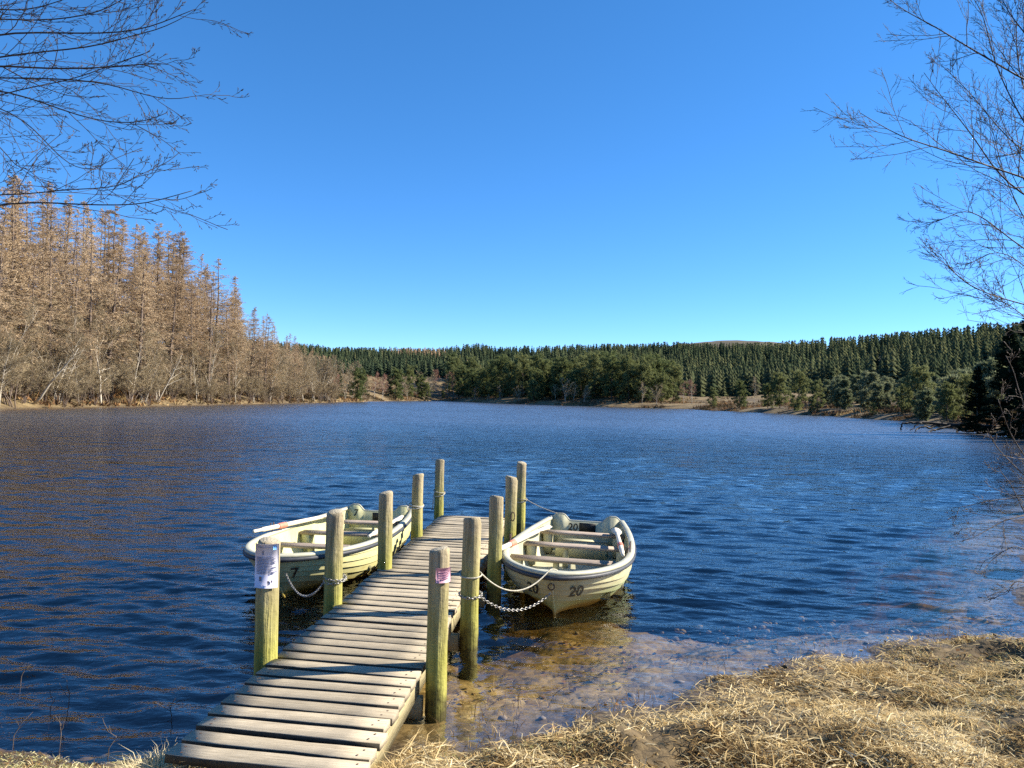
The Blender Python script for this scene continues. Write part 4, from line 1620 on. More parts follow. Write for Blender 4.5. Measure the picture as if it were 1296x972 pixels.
# pale leaning trunks over the water
for (px, hh, ang, lab) in [(42, 6.5, 38, 'pale trunk leaning right over the water near the left frame edge'), (128, 6.0, -4, 'pale forked stem standing at the left water edge'), (196, 6.5, 30, 'whitish leaning birch at the water edge below the tall larches')]:
    r, az = shore_cache(px)
    p = az * (r + 1.0)
    P = trunk_line(hh, 8, 0.05, 0.08)
    R = np.linspace(0.13, 0.02, 8)
    A, AR = children(P[None], R[None], 8, 0.35, 1.0, 45, 0.42, 0.05, 5, 0.15, 0.6)
    mb = MB().add(*(lambda a: (a[0], *a[1]))(tubes(P[None], R[None], 7)))
    mb.add(*(lambda a: (a[0], *a[1]))(tubes(A, AR, 4, False)))
    B_, BR = children(A, AR, 8, 0.2, 1, 40, 0.5, 0.03, 4, 0.15, 0.6, 0.2)
    V, ps = tubes(B_, np.maximum(BR, 0.005), 3, False)
    o = two_part('leaning_birch', mb.mesh('trunk', M['pale_bark'], True), crown_mesh(MB().add(V, *ps), M['grey_twig']))
    o.location = (p[0], p[1], ground_z(p[0], p[1]) - 0.1)
    o.rotation_euler = (0, math.radians(ang), 0)
    tag(o, lab, 'tree')

# ------------------------------------------------------------------ the far shores
pines = [two_part('pine_tree', *pine(9.0, 'pine_needle', (0.03, 0.10, 0.05)[i], 72)) for i in range(3)]
ypines = [two_part('young_pine', *pine(5.0, 'young_pine', 0.08, 60, 0.30)) for i in range(2)]


def place_px(proto, px, py, back, H0, lab, group=None, cat='tree', rz=None):
    r, az = shore_cache(px)
    p = az * (r + back)
    top = at_y(px, py, p[1])[2]
    h = max(1.0, top - ground_z(p[0], p[1]))
    return stand(proto, p[0], p[1], h / H0, rz, lab, group, cat)


for i, (px, py, back, lab) in enumerate([
        (936, 483, 8, 'brownish round-topped pine left of the olive pines on the right shore'), (987, 474, 7, 'broad olive green pine leading the clump on the right shore'),
        (1011, 473, 8, 'tall pine in the middle of the right shore clump'), (1035, 483, 3, 'sunlit pine at the right end of the shore clump'),
        (972, 487, 5, 'smaller pine tucked beside the broad olive pine'), (1166, 469, 7, 'big dark round pine behind the drowned branches'),
        (1198, 486, 10, 'sunlit pine right of the big dark round pine'), (1143, 488, 14, 'shaded pine left of the big dark round pine'), (1222, 478, 18, 'dark pine between the round pine and the right frame edge'),
        (901, 491, 9, 'small round pine alone on the brown flat shore'), (675, 483, 7, 'lone round pine among the bare birches on the far shore'), (1106, 511, 4, 'tiny green pine alone at the right shore waterline'),
        (561, 494, 3, 'small bright green pine alone at the dark inlet')]):
    place_px(pines[i % 3], px, py, back, 9.0, lab, 'single pines on the far shore')
for i, (px, py, back, lab) in enumerate([
        (601, 489, 5, 'bare pinkish birch in front of the dark pine edge'), (617, 499, 3, 'very small bare birch by the far waterline'), (633, 488, 3, 'small pale cone-shaped bare tree on the far shore'),
        (657, 488, 4, 'thin white-stemmed birch left of the lone round pine'), (703, 487, 6, 'left birch of the bare group at the pine edge'), (715, 479, 5, 'tallest white-stemmed birch at the pine edge'),
        (726, 485, 5, 'grey birch right of the tallest white-stemmed birch'), (739, 488, 3, 'pale bushy bare tree at the right of the birch group'), (813, 484, 4, 'pale bare tree near the right end of the pine edge'),
        (831, 487, 3, 'pale bare tree at the right end of the pine edge'), (865, 482, 12, 'greyish bare birch at the forest gap'), (876, 481, 10, 'taller greyish bare tree beside the forest gap'), (955, 478, 14, 'grey bare tree behind the olive pine clump')]):
    place_px((reds if px < 610 or 860 < px < 880 else greys)[i % 2], px, py, back, 9.0, lab, 'bare birches on the far shore')
mid = [(418, 458, 3, 0), (428, 462, 5, 1), (437, 463, 4, 0), (446, 461, 8, 0), (452, 468, 3, 2), (462, 470, 9, 1), (474, 470, 3, 3), (484, 474, 3, 3), (492, 468, 10, 1), (500, 468, 6, 2), (508, 473, 4, 0), (517, 466, 14, 2), (526, 470, 8, 0), (533, 476, 4, 2), (542, 470, 6, 0), (552, 468, 12, 3), (566, 470, 20, 3), (574, 474, 28, 3), (405, 447, 4, 0), (411, 455, 2, 0), (424, 472, 2, 3), (457, 478, 2, 0), (516, 484, 2, 0), (538, 486, 2, 2)]
midlab = ['bare fawn tree in the mixed wood at the far left corner', 'dark spruce in the mixed wood at the far left corner', 'green pine in the mixed wood at the far left corner', 'reddish bare birch in the mixed wood at the far left corner']
sp_mid = two_part('spruce_tree', *spruce_detailed(12.0, 'spruce_needle', 120, 40, 0.2, 0.5))
for i, (px, py, back, kd) in enumerate(mid):
    pr = [greys[i % 4], sp_mid, pines[i % 3], reds[i % 2]][kd]
    place_px(pr, px, py, back, [9.0, 12.0, 9.0, 9.0][kd], midlab[kd], 'mixed wood at the far left corner')


def scatter(n, pxr, backr, sep, seed, ok=None):
    rng = np.random.default_rng(seed)
    out, tries = [], 0
    while len(out) < n and tries < n * 40:
        tries += 1
        px = rng.uniform(*pxr)
        r, az = shore_cache(px)
        back = rng.uniform(*backr)
        p = az * (r + back)
        if ok and not ok(px, r + back, back):
            continue
        if all((p[0] - q[0]) ** 2 + (p[1] - q[1]) ** 2 > sep * sep for q in out):
            out.append((p[0], p[1], px, r + back))
    return out


k = 0
for (x, y, px, r) in scatter(130, (572, 852), (11, 75), 4.6, 3, lambda px, r, b: b > np.interp(px, [572, 600, 640, 850], [30, 20, 12, 10])):
    stand(pines[k % 3], x, y, RNG.uniform(7.0, 12.0) / 9.0, None, 'green pine in the dense plantation across the lake', 'plantation pines across the lake')
    k += 1
k = 0
for (x, y, px, r) in scatter(90, (1045, 1260), (14, 70), 4.4, 4):
    stand(ypines[k % 2], x, y, RNG.uniform(3.2, 5.6) / 5.0, None, 'young pale green pine in the low plantation behind the right shore', 'young pines behind the right shore')
    k += 1

# the spruce forest on the hills: the nearest trees singly, the mass behind as one
protos = [spruce_simple(s) for s in range(6)]
rng = np.random.default_rng(77)
NT = 52000
th_ = rng.uniform(math.radians(-20), math.radians(40), NT)
rad_ = np.sqrt(rng.uniform(190 ** 2, 760 ** 2, NT))
sx, sy = rad_ * np.sin(th_), rad_ * np.cos(th_)
dd = lake_dist(sx, sy)
colp = sx / sy * FPX + 648
edge_r = np.interp(colp, [400, 560, 640, 850, 870, 1000, 1150, 1260, 1500], [335, 345, 320, 285, 266, 268, 275, 280, 260])
edge_r = edge_r + 14 * vnoise(colp / 35, colp * 0, 51)
bald_m = ((sx - 275) / 190) ** 2 + ((sy - 920) / 210) ** 2
keep = (dd > 25) & (rad_ > edge_r) & (bald_m > 1.0) & (rng.random(NT) < np.interp(rad_, [200, 420, 760], [1.0, 0.8, 0.45]))
gap = vnoise(sx / 38, sy / 38, 61) > 0.36
keep &= ~gap
sx, sy, rad_, colp = sx[keep], sy[keep], rad_[keep], colp[keep]
sz = height(sx, sy)
sh = (4.5 + 7.5 * rng.random(len(sx)) ** 0.9) * np.interp(colp, [400, 640, 1000, 1300], [0.8, 0.9, 1.0, 1.05])
# leave out trees that stand wholly behind nearer ones on the slope
order = np.argsort(rad_)
bins = np.floor(np.degrees(np.arctan2(sx, sy)) / 0.35).astype(int)
top_a = (sz + sh - CAM_H) / rad_
seen = {}
vis = np.zeros(len(sx), bool)
for i in order:
    b_ = bins[i]
    m_ = max(seen.get(b_, -1), -1)
    lim = max(m_, 0.5 * (seen.get(b_ - 1, -1) + seen.get(b_ + 1, -1)))
    if top_a[i] > lim - 0.0035:
        vis[i] = True
    if top_a[i] > m_:
        seen[b_] = top_a[i]
vis &= colp < 1420
sx, sy, sz, sh, rad_, colp = sx[vis], sy[vis], sz[vis], sh[vis], rad_[vis], colp[vis]
order = np.argsort(rad_)
in_view = order[(colp[order] > 405) & (colp[order] < 1300)]
single = in_view[:260]
sm = [mesh_np('spruce', V * np.array([1.0, 1.0, 1.0]), [T], [M['spruce_needle']], False, {'tint': np.full(len(V), 0.2 + 0.12 * i)}) for i, (V, T) in enumerate(protos)]
for i in single:
    o = obj('spruce_tree', sm[int(rng.integers(6))], loc=(sx[i], sy[i], sz[i] - 0.3), rz=rng.random() * 6.28)
    wsc = rng.uniform(1.15, 1.7)
    o.scale = (sh[i] * wsc, sh[i] * wsc, sh[i])
    tag(o, 'dark spruce at the near edge of the hillside forest', 'tree', 'spruces along the hillside forest edge')
rest = np.setdiff1d(np.arange(len(sx)), single)
Vs, Ts, tint, nv_ = [], [], [], 0
for kk in range(6):
    sel = rest[kk::6]
    V, T = protos[kk]
    c, s = np.cos(rng.random(len(sel)) * 6.28), np.sin(rng.random(len(sel)) * 6.28)
    cs = np.sqrt(c * c + s * s)
    c, s = c / cs, s / cs
    hh = sh[sel]
    hw_ = hh * rng.uniform(1.15, 1.75, len(sel))
    X = (V[None, :, 0] * c[:, None] - V[None, :, 1] * s[:, None]) * hw_[:, None] + sx[sel][:, None]
    Y = (V[None, :, 0] * s[:, None] + V[None, :, 1] * c[:, None]) * hw_[:, None] + sy[sel][:, None]
    Z = V[None, :, 2] * hh[:, None] + sz[sel][:, None] - 0.3
    Vs.append(np.stack([X, Y, Z], -1).reshape(-1, 3))
    Ts.append((T[None] + (np.arange(len(sel)) * len(V))[:, None, None] + nv_).reshape(-1, 3))
    patch = fbm(sx[sel] / 60, sy[sel] / 60, 63)
    tv = np.clip(0.40 + 0.22 * rng.normal(size=len(sel)) + 0.5 * patch, 0, 0.8)
    tan_ = (colp[sel] < 660) & (patch > 0.10) & (rng.random(len(sel)) < 0.7)
    tv[tan_] = rng.uniform(0.88, 1.0, tan_.sum())
    tint.append(np.repeat(tv, len(V)))
    nv_ += len(sel) * len(V)
print('spruces', len(sx))
tag(obj('spruce_forest', mesh_np('spruce_forest', np.concatenate(Vs), [np.concatenate(Ts)], [M['far_forest']], False, {'tint': np.concatenate(tint)})),
    'dense dark spruce forest covering the hills beyond the lake', 'forest', kind='stuff')

# heather and bracken along the far shores
rng = np.random.default_rng(91)
n = 190000
th_ = rng.uniform(math.radians(-36), math.radians(36), n)
rr0 = 45 + 260 * rng.random(n) ** 0.8
hx, hy = rr0 * np.sin(th_), rr0 * np.cos(th_)
hd = lake_dist(hx, hy)
keep = (hd > 0.15) & (hd < 45) & (rng.random(n) < 0.25 + 0.75 * np.exp(-hd / 9)) & (fbm(hx * 0.12, hy * 0.12, 95) > -0.12)
hx, hy = hx[keep], hy[keep]
hz = height(hx, hy)
n = len(hx)
print('heather', n)
k7 = 4
Pb = np.repeat(np.stack([hx, hy, hz - 0.05], -1), k7, 0)
Pb[:, :2] += rng.normal(size=(n * k7, 2)) * 0.25
Dh = norm(rng.normal(size=(n * k7, 3)) * np.array([0.7, 0.7, 0.3]) + np.array([0, 0, 0.9]))
Lh = np.repeat(0.25 + 0.75 * rng.random(n) ** 2, k7) * (0.6 + 0.6 * rng.random(n * k7))
V, ps = slivers(Pb, Dh, Lh, 0.10 + 0.14 * rng.random(n * k7))
tt_ = np.repeat(np.clip(0.45 + 0.8 * fbm(hx * 0.15, hy * 0.15, 96) + 0.15 * rng.normal(size=n), 0, 1), k7 * 3)
tag(obj('heather', mesh_np('heather', V, ps, [M['heather']], False, {'tint': tt_})), 'brown heather and dead bracken along the far shores', 'undergrowth', kind='stuff')

# dark conifers on the right point, with unseen ones added beyond the frame for shade
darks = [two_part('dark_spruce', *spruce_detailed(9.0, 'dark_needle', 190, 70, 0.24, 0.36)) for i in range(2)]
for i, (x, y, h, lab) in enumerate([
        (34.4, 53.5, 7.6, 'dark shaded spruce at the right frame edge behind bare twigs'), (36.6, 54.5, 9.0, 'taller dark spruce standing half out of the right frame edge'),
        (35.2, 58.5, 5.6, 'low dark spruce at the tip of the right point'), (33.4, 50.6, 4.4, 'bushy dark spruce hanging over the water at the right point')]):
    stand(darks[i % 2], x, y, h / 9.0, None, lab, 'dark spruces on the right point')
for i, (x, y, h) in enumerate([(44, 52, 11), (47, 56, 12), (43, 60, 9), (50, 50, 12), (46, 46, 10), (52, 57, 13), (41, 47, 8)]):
    stand(darks[i % 2], x, y, h / 9.0, None, 'unseen dark spruce added beyond the frame edge to shade the right point', 'dark spruces on the right point')

# drowned tree lying off the right point
ft = obj('fallen_tree', None)
tag(ft, 'drowned dead tree with bent dark limbs reaching over the water off the right point', 'fallen tree')


def limb(pxs, y0, y1, r0, r1):
    n = len(pxs)
    pts = np.array([at_y(px, py, y0 + (y1 - y0) * i / (n - 1)) for i, (px, py) in enumerate(pxs)])
    t = np.linspace(0, 1, n)
    tt = np.linspace(0, 1, n * 4)
    P = np.stack([np.interp(tt, t, pts[:, j]) for j in range(3)], -1)
    P += RNG.normal(size=P.shape) * 0.04
    return P, np.linspace(r0, r1, n * 4)


for i, (pxs, a, b_, r0, r1) in enumerate([
        ([(1258, 541), (1235, 538), (1210, 537.5), (1190, 537)], 60, 61, 0.22, 0.14), ([(1205, 538), (1185, 536), (1165, 534.5), (1150, 534.5), (1141, 537), (1140, 544)], 61, 60.5, 0.14, 0.05),
        ([(1212, 538), (1195, 541), (1180, 545), (1172, 548)], 60.8, 60, 0.11, 0.05), ([(1190, 537), (1178, 541), (1166, 540), (1157, 546)], 61, 60, 0.10, 0.04),
        ([(1228, 539), (1215, 544), (1208, 549)], 60.6, 60, 0.10, 0.06), ([(1166, 535), (1158, 539), (1152, 545)], 60.7, 60.2, 0.06, 0.03), ([(1240, 540), (1226, 533), (1212, 531)], 60.4, 62, 0.08, 0.03), ([(1222, 538), (1205, 533), (1192, 530)], 60.4, 62, 0.06, 0.02)]):
    P, R = limb(pxs, a, b_, r0, r1)
    V, ps = tubes(P[None], R[None], 6)
    obj('trunk' if i == 0 else 'limb', MB().add(V, *ps).mesh('limb', M['dead_wood'], True), ft)

# ------------------------------------------------------------------ bare trees overhanging the view
def branch_px(pxs, ys, n=14):
    pts = np.array([at_y(px, py, y) for (px, py), y in zip(pxs, ys)])
    t = np.linspace(0, 1, len(pts))
    tt = np.linspace(0, 1, n)
    P = np.stack([np.interp(tt, t, pts[:, j]) for j in range(3)], -1)
    for _ in range(2):
        P[1:-1] = 0.25 * P[:-2] + 0.5 * P[1:-1] + 0.25 * P[2:]
    P += RNG.normal(size=P.shape) * 0.012
    return P


def overhang(name, trunk_base, trunk_top, r0, branches, mat, n1, n2, ang, lf, label, up, rbase=0.016, n3=4, k=1.0):
    root = obj(name, None, loc=tuple(trunk_base))
    tb = np.array(trunk_base)
    tt = np.linspace(0, 1, 12)[:, None]
    P = tb * (1 - tt) + np.array(trunk_top) * tt
    P[1:-1] += RNG.normal(size=(10, 3)) * 0.05
    P[0, 2] -= 0.3
    R = np.linspace(r0, r0 * 0.3, 12)
    V, ps = tubes(P[None], R[None], 10)
    obj('trunk', MB().add(V - tb, *ps).mesh('trunk', mat, True), root)
    for (pxs, yv, rb) in branches:
        B = branch_px(pxs, yv)
        j = int(np.argmin(np.abs(P[:, 2] - (B[0, 2] - 0.25 * np.hypot(*(B[0] - P[6])[:2])))))
        joint = P[j]
        pre = joint + (B[0] - joint) * np.linspace(0, 1, 7)[:-1, None]
        Bf = np.vstack([pre, B])
        for _ in range(3):
            Bf[1:-1] = 0.25 * Bf[:-2] + 0.5 * Bf[1:-1] + 0.25 * Bf[2:]
        BR = np.linspace(rb * 1.25, 0.0024 * k, len(Bf))
        mb = MB()
        V, ps = tubes(Bf[None], BR[None], 6)
        mb.add(V - tb, *ps)
        C, CR = children(Bf[None], BR[None], n1, 0.22, 0.99, ang, lf, up, 9, 0.09, 0.62, 0.15, taper=0.3, shrink=0.72)
        CR = np.maximum(CR, 0.0022 * k)
        V, ps = tubes(C, CR, 4, False)
        mb.add(V - tb, *ps)
        D_, DR = children(C, CR, n2, 0.15, 0.98, 36, 0.36, up, 6, 0.10, 0.7, 0.08, taper=0.45, shrink=0.5)
        DR = np.maximum(DR, 0.0016 * k)
        V, ps = tubes(D_, DR, 3, False)
        mb.add(V - tb, *ps)
        E, ER = children(D_, DR, n3, 0.15, 0.98, 38, 0.36, up, 4, 0.10, 0.8, 0.03, taper=0.6, shrink=0.4)
        ER = np.maximum(ER, 0.0013 * k)
        V, ps = tubes(E, ER, 3, False)
        mb.add(V - tb, *ps)
        # buds
        tips = np.concatenate([D_[:, -1], E[:, -1], D_[:, 3], E[:, 2]])
        dirs = np.concatenate([D_[:, -1] - D_[:, -2], E[:, -1] - E[:, -2], D_[:, 3] - D_[:, 2], E[:, 2] - E[:, 1]])
        dirs = norm(norm(dirs) + RNG.normal(size=dirs.shape) * 0.3)
        Pb = np.stack([tips, tips + dirs * 0.010 * k, tips + dirs * 0.022 * k], 1)
        V, ps = tubes(Pb, np.tile(min(k, 1.1) * np.array([0.0015, 0.0030, 0.0008]), (len(Pb), 1)), 3, False)
        mb.add(V - tb, *ps)
        obj('branch', mb.mesh('branch', mat, True), root)
    return tag(root, label, 'tree')


overhang('beech_tree', (-6.4, 6.2, ground_z(-6.4, 6.2)), (-6.0, 6.4, 6.8), 0.2, [
    ([(-40, 45), (40, 38), (110, 45), (170, 40), (215, 25), (247, 12)], [6.2, 6.1, 6.0, 5.9, 5.8, 5.8], 0.0084),
    ([(-40, 82), (30, 85), (90, 90), (140, 88), (180, 76), (214, 80)], [6.3, 6.2, 6.1, 6.0, 5.9, 5.9], 0.0091),
    ([(-40, 75), (50, 66), (120, 60), (165, 47), (205, 35), (232, 22)], [6.5, 6.4, 6.3, 6.2, 6.1, 6.0], 0.0077),
    ([(-40, 105), (30, 118), (90, 142), (130, 155), (175, 158), (212, 143)], [6.0, 5.9, 5.8, 5.7, 5.6, 5.6], 0.0070),
    ([(-40, 92), (60, 96), (130, 107), (170, 115), (205, 125), (240, 122)], [6.2, 6.1, 6.0, 5.9, 5.8, 5.8], 0.0063),
    ([(-40, 120), (10, 140), (50, 165), (75, 205), (100, 212), (120, 214)], [6.4, 6.3, 6.2, 6.1, 6.1, 6.0], 0.0056),
    ([(-40, 160), (0, 185), (20, 210), (35, 214)], [6.2, 6.1, 6.0, 6.0], 0.0042),
    ([(-40, 262), (30, 257), (90, 258), (150, 264), (190, 257), (240, 245)], [5.6, 5.5, 5.4, 5.3, 5.2, 5.2], 0.0070),
    ([(-40, 248), (40, 244), (100, 238), (150, 236), (175, 222)], [5.7, 5.6, 5.5, 5.4, 5.4], 0.0049),
    ([(-40, 10), (20, 14), (60, 5), (100, -10)], [6.4, 6.3, 6.2, 6.1], 0.0070),
    ([(-40, 130), (30, 112), (90, 100), (150, 78), (190, 66)], [6.6, 6.5, 6.4, 6.3, 6.2], 0.0056),
    ([(-40, 20), (60, 30), (120, 20), (160, -2), (180, -15)], [6.4, 6.3, 6.2, 6.1, 6.1], 0.0063),
], M['branch_brown'], 9, 5, 30, 0.30, 'bare beech overhanging the upper left corner with drooping budded twigs', 0.03, n3=2, k=1.0)

overhang('birch_tree', (11.6, 15.4, ground_z(11.6, 15.4)), (11.0, 15.2, 13.0), 0.16, [
    ([(1310, 112), (1250, 74), (1207, 50), (1177, 30), (1146, 15), (1120, -4)], [15.35, 14.95, 14.54, 14.36, 14.14, 13.96], 0.0188),
    ([(1310, 258), (1263, 225), (1241, 190), (1220, 156), (1198, 130), (1168, 93)], [14.95, 14.76, 14.54, 14.36, 14.14, 13.96], 0.0188),
    ([(1310, 228), (1254, 212), (1211, 194), (1177, 184), (1138, 175), (1118, 158), (1088, 144)], [14.14, 13.96, 13.74, 13.55, 13.33, 13.15, 12.93], 0.0174),
    ([(1310, 325), (1267, 294), (1246, 277), (1220, 259), (1203, 277), (1177, 283)], [14.54, 14.36, 14.14, 13.96, 13.74, 13.74], 0.0131),
    ([(1310, 388), (1263, 376), (1233, 367), (1203, 341), (1190, 320)], [14.14, 13.96, 13.74, 13.74, 13.55], 0.0131),
    ([(1310, 60), (1280, 20), (1262, -10)], [15.35, 15.13, 14.95], 0.0174),
    ([(1310, 180), (1275, 120), (1255, 70), (1245, 20), (1228, -10)], [15.13, 14.95, 14.76, 14.54, 14.54], 0.0160),
    ([(1310, 205), (1270, 170), (1240, 130), (1215, 105), (1190, 80)], [15.76, 15.57, 15.35, 15.13, 14.95], 0.0131),
    ([(1310, 300), (1280, 250), (1262, 190), (1250, 140)], [15.57, 15.35, 15.13, 14.95], 0.0131),
    ([(1310, 350), (1280, 320), (1250, 320), (1225, 335)], [14.76, 14.54, 14.36, 14.14], 0.0101),
    ([(1310, 150), (1290, 100), (1285, 40), (1290, -10)], [15.76, 15.57, 15.35, 15.13], 0.0145),
    ([(1310, 410), (1285, 392), (1255, 372)], [14.36, 14.14, 14.14], 0.0087),
], M['branch_dark'], 15, 7, 33, 0.40, 'bare birch with fine dark twigs filling the upper right edge of the view', 0.035, n3=2, k=1.95)

overhang('shore_bush', (5.75, 7.6, ground_z(5.75, 7.6)), (5.9, 7.7, 2.4), 0.05, [
    ([(1310, 625), (1270, 633), (1240, 638), (1205, 642)], [7.4, 7.3, 7.2, 7.1], 0.006),
    ([(1310, 648), (1275, 656), (1245, 672), (1216, 686)], [7.2, 7.1, 7.0, 6.9], 0.006),
    ([(1310, 590), (1285, 560), (1270, 530), (1262, 505)], [7.3, 7.2, 7.1, 7.1], 0.007),
    ([(1310, 560), (1290, 500), (1275, 450)], [7.3, 7.2, 7.2], 0.007),
    ([(1310, 700), (1285, 690), (1262, 700), (1248, 720)], [7.2, 7.1, 7.1, 7.0], 0.005),
    ([(1310, 610), (1280, 590), (1258, 560), (1250, 545)], [7.4, 7.3, 7.3, 7.2], 0.006),
    ([(1310, 740), (1285, 735), (1270, 755)], [7.2, 7.1, 7.1], 0.005),
    ([(1310, 670), (1290, 640), (1278, 610), (1262, 590)], [7.3, 7.2, 7.2, 7.1], 0.005),
], M['bush_bark'], 4, 4, 36, 0.34, 'leafless bush leaning over the water at the right frame edge', 0.02, n3=2)

# ------------------------------------------------------------------ grass, stones, reeds
def blades(name, x, y, L, W, elev, azim, tint, label, curl=0.5, mat='grass', zoff=0.0):
    n = len(x)
    z = height(x, y) + zoff
    b = np.stack([x, y, z], -1)
    d1 = np.stack([np.cos(azim) * np.cos(elev), np.sin(azim) * np.cos(elev), np.sin(elev)], -1)
    e2 = elev - curl * (0.5 + RNG.random(n))
    az2 = azim + RNG.normal(size=n) * 0.35
    d2 = np.stack([np.cos(az2) * np.cos(e2), np.sin(az2) * np.cos(e2), np.sin(e2)], -1)
    s = norm(np.cross(d1, RNG.normal(size=(n, 3)) * 0.5 + np.array([0, 0, 1.0])))
    m = b + d1 * (L * 0.5)[:, None]
    t = m + d2 * (L * 0.5)[:, None]
    w = (W / 2)[:, None]
    V = np.stack([b - s * w, b + s * w, m - s * w * 0.8, m + s * w * 0.8, t], 1).reshape(-1, 3)
    i = np.arange(n)[:, None] * 5
    q = np.concatenate([i, i + 1, i + 3, i + 2], 1)
    tr = np.concatenate([i + 2, i + 3, i + 4], 1)
    me = mesh_np(name, V, [q, tr], [M[mat]], False, {'tint': np.repeat(tint, 5)})
    return tag(obj(name, me), label, 'grass', kind='stuff')


def jetty_uv(x, y):
    rx, ry = x - AX0[0], y - AX0[1]
    return rx * axn[0] + ry * axn[1], rx * axd[0] + ry * axd[1]


rng = np.random.default_rng(21)
n = 620000
r = np.sqrt(rng.uniform(2.9 ** 2, 9.5 ** 2, n)) * 1.0
r = 2.9 + (9.5 - 2.9) * rng.random(n) ** 1.25
th = rng.uniform(math.radians(-41), math.radians(41), n)
x, y = r * np.sin(th), r * np.cos(th)
d = lake_dist(x, y)
ju, jv = jetty_uv(x, y)
under = (np.abs(ju) < 0.52) & (jv > -1.42)
clump = fbm(x * 2.6, y * 2.6, 71)
dens = np.where(x < -1.3, sstep(-0.12, 0.10, d + clump * 0.15), sstep(-0.05, 0.45, d + clump * 0.30))
keep = (d > -0.12) & (~under) & (rng.random(n) < dens * np.clip(0.42 + 1.9 * (clump + 0.08), 0.04, 1))
x, y, d, clump = x[keep], y[keep], d[keep], clump[keep]
n = len(x)
print('blades', n)
tall = sstep(0.05, 0.45, fbm(x * 1.1, y * 1.1, 72))
left = x < -1.5
L = (0.03 + 0.065 * rng.random(n) + 0.06 * tall * rng.random(n)) * np.where(left, 0.9, 1.0) * (0.55 + 0.45 * sstep(0, 0.8, d))
elev = np.clip(rng.normal(size=n) * 0.32 + 0.12 + 0.22 * tall, 0.0, 1.4)
az = rng.uniform(0, 6.28, n) * 0.8 + fbm(x * 1.5, y * 1.5, 73) * 5
tint = np.clip(0.46 + 0.24 * rng.normal(size=n) + 0.75 * fbm(x * 1.8, y * 1.8, 74) - 0.22 * (1 - sstep(0, 0.5, d)), 0.02, 0.9)
green = (rng.random(n) < np.clip(0.05 + 0.5 * fbm(x * 0.9, y * 0.9, 75) + 0.22 * left, 0, 0.45))
tint[green] = rng.uniform(0.93, 1.0, green.sum())
blades('dry_grass', x, y, L, 0.0030 + 0.0038 * rng.random(n), elev, az, tint, 'matted dry straw-coloured grass covering the near bank')


rng = np.random.default_rng(23)
n = 60000
r = 3.0 + 5.5 * rng.random(n) ** 1.3
th = rng.uniform(math.radians(-41), math.radians(41), n)
x, y = r * np.sin(th), r * np.cos(th)
d = lake_dist(x, y)
ju, jv = jetty_uv(x, y)
keep = (d > 0.05) & ~((np.abs(ju) < 0.55) & (jv > -1.45)) & (rng.random(n) < 0.25 + 1.3 * fbm(x * 2.2, y * 2.2, 76)) & (x > -1.5)
x, y, d = x[keep], y[keep], d[keep]
n = len(x)
blades('straw', x, y, 0.06 + 0.12 * rng.random(n), 0.0035 + 0.0035 * rng.random(n), np.clip(rng.normal(size=n) * 0.22 + 0.10, 0.0, 1.0), rng.uniform(0, 6.28, n), np.clip(0.66 + 0.14 * rng.normal(size=n), 0.2, 0.9), 'loose pale straw lying over the grass of the right bank', 0.35, 'grass', 0.03)


def tussock(px, py, rad, nbl, Lm, label, pale=0.85, el=1.0):
    c = at_z(px, py, 0.2)
    c[2] = 0
    a = RNG.uniform(0, 6.28, nbl)
    rr_ = rad * np.sqrt(RNG.random(nbl)) * 0.5
    x, y = c[0] + rr_ * np.cos(a), c[1] + rr_ * np.sin(a)
    o = blades('grass_tussock', x, y, Lm * (0.5 + 0.7 * RNG.random(nbl)), 0.0022 + 0.002 * RNG.random(nbl), np.clip(el - rr_ / rad * 1.1 + 0.25 * RNG.normal(size=nbl), 0.1, 1.5), a + RNG.normal(size=nbl) * 0.5, np.clip(pale + 0.06 * RNG.normal(size=nbl), 0.4, 0.9), None, 0.9)
    del o['kind']
    tag(o, label, 'grass tussock')
    return o


tussock(200, 958, 0.30, 1500, 0.16, 'bleached grass tussock beside the shore end of the jetty', 0.86)
tussock(500, 962, 0.16, 500, 0.12, 'small dry tuft at the right front corner of the jetty', 0.6)
tussock(1190, 915, 0.30, 1100, 0.12, 'shaggy pale tussock on the right bank', 0.8, 0.9)
tussock(1250, 840, 0.28, 900, 0.13, 'upright dry tussock near the bush on the right bank', 0.66, 1.1)
tussock(1090, 838, 0.28, 700, 0.12, 'reddish dry tussock on the crest of the right bank', 0.5, 1.1)
tussock(560, 912, 0.10, 160, 0.13, 'sparse dry tuft at the foot of the nearest right post', 0.55, 0.9)

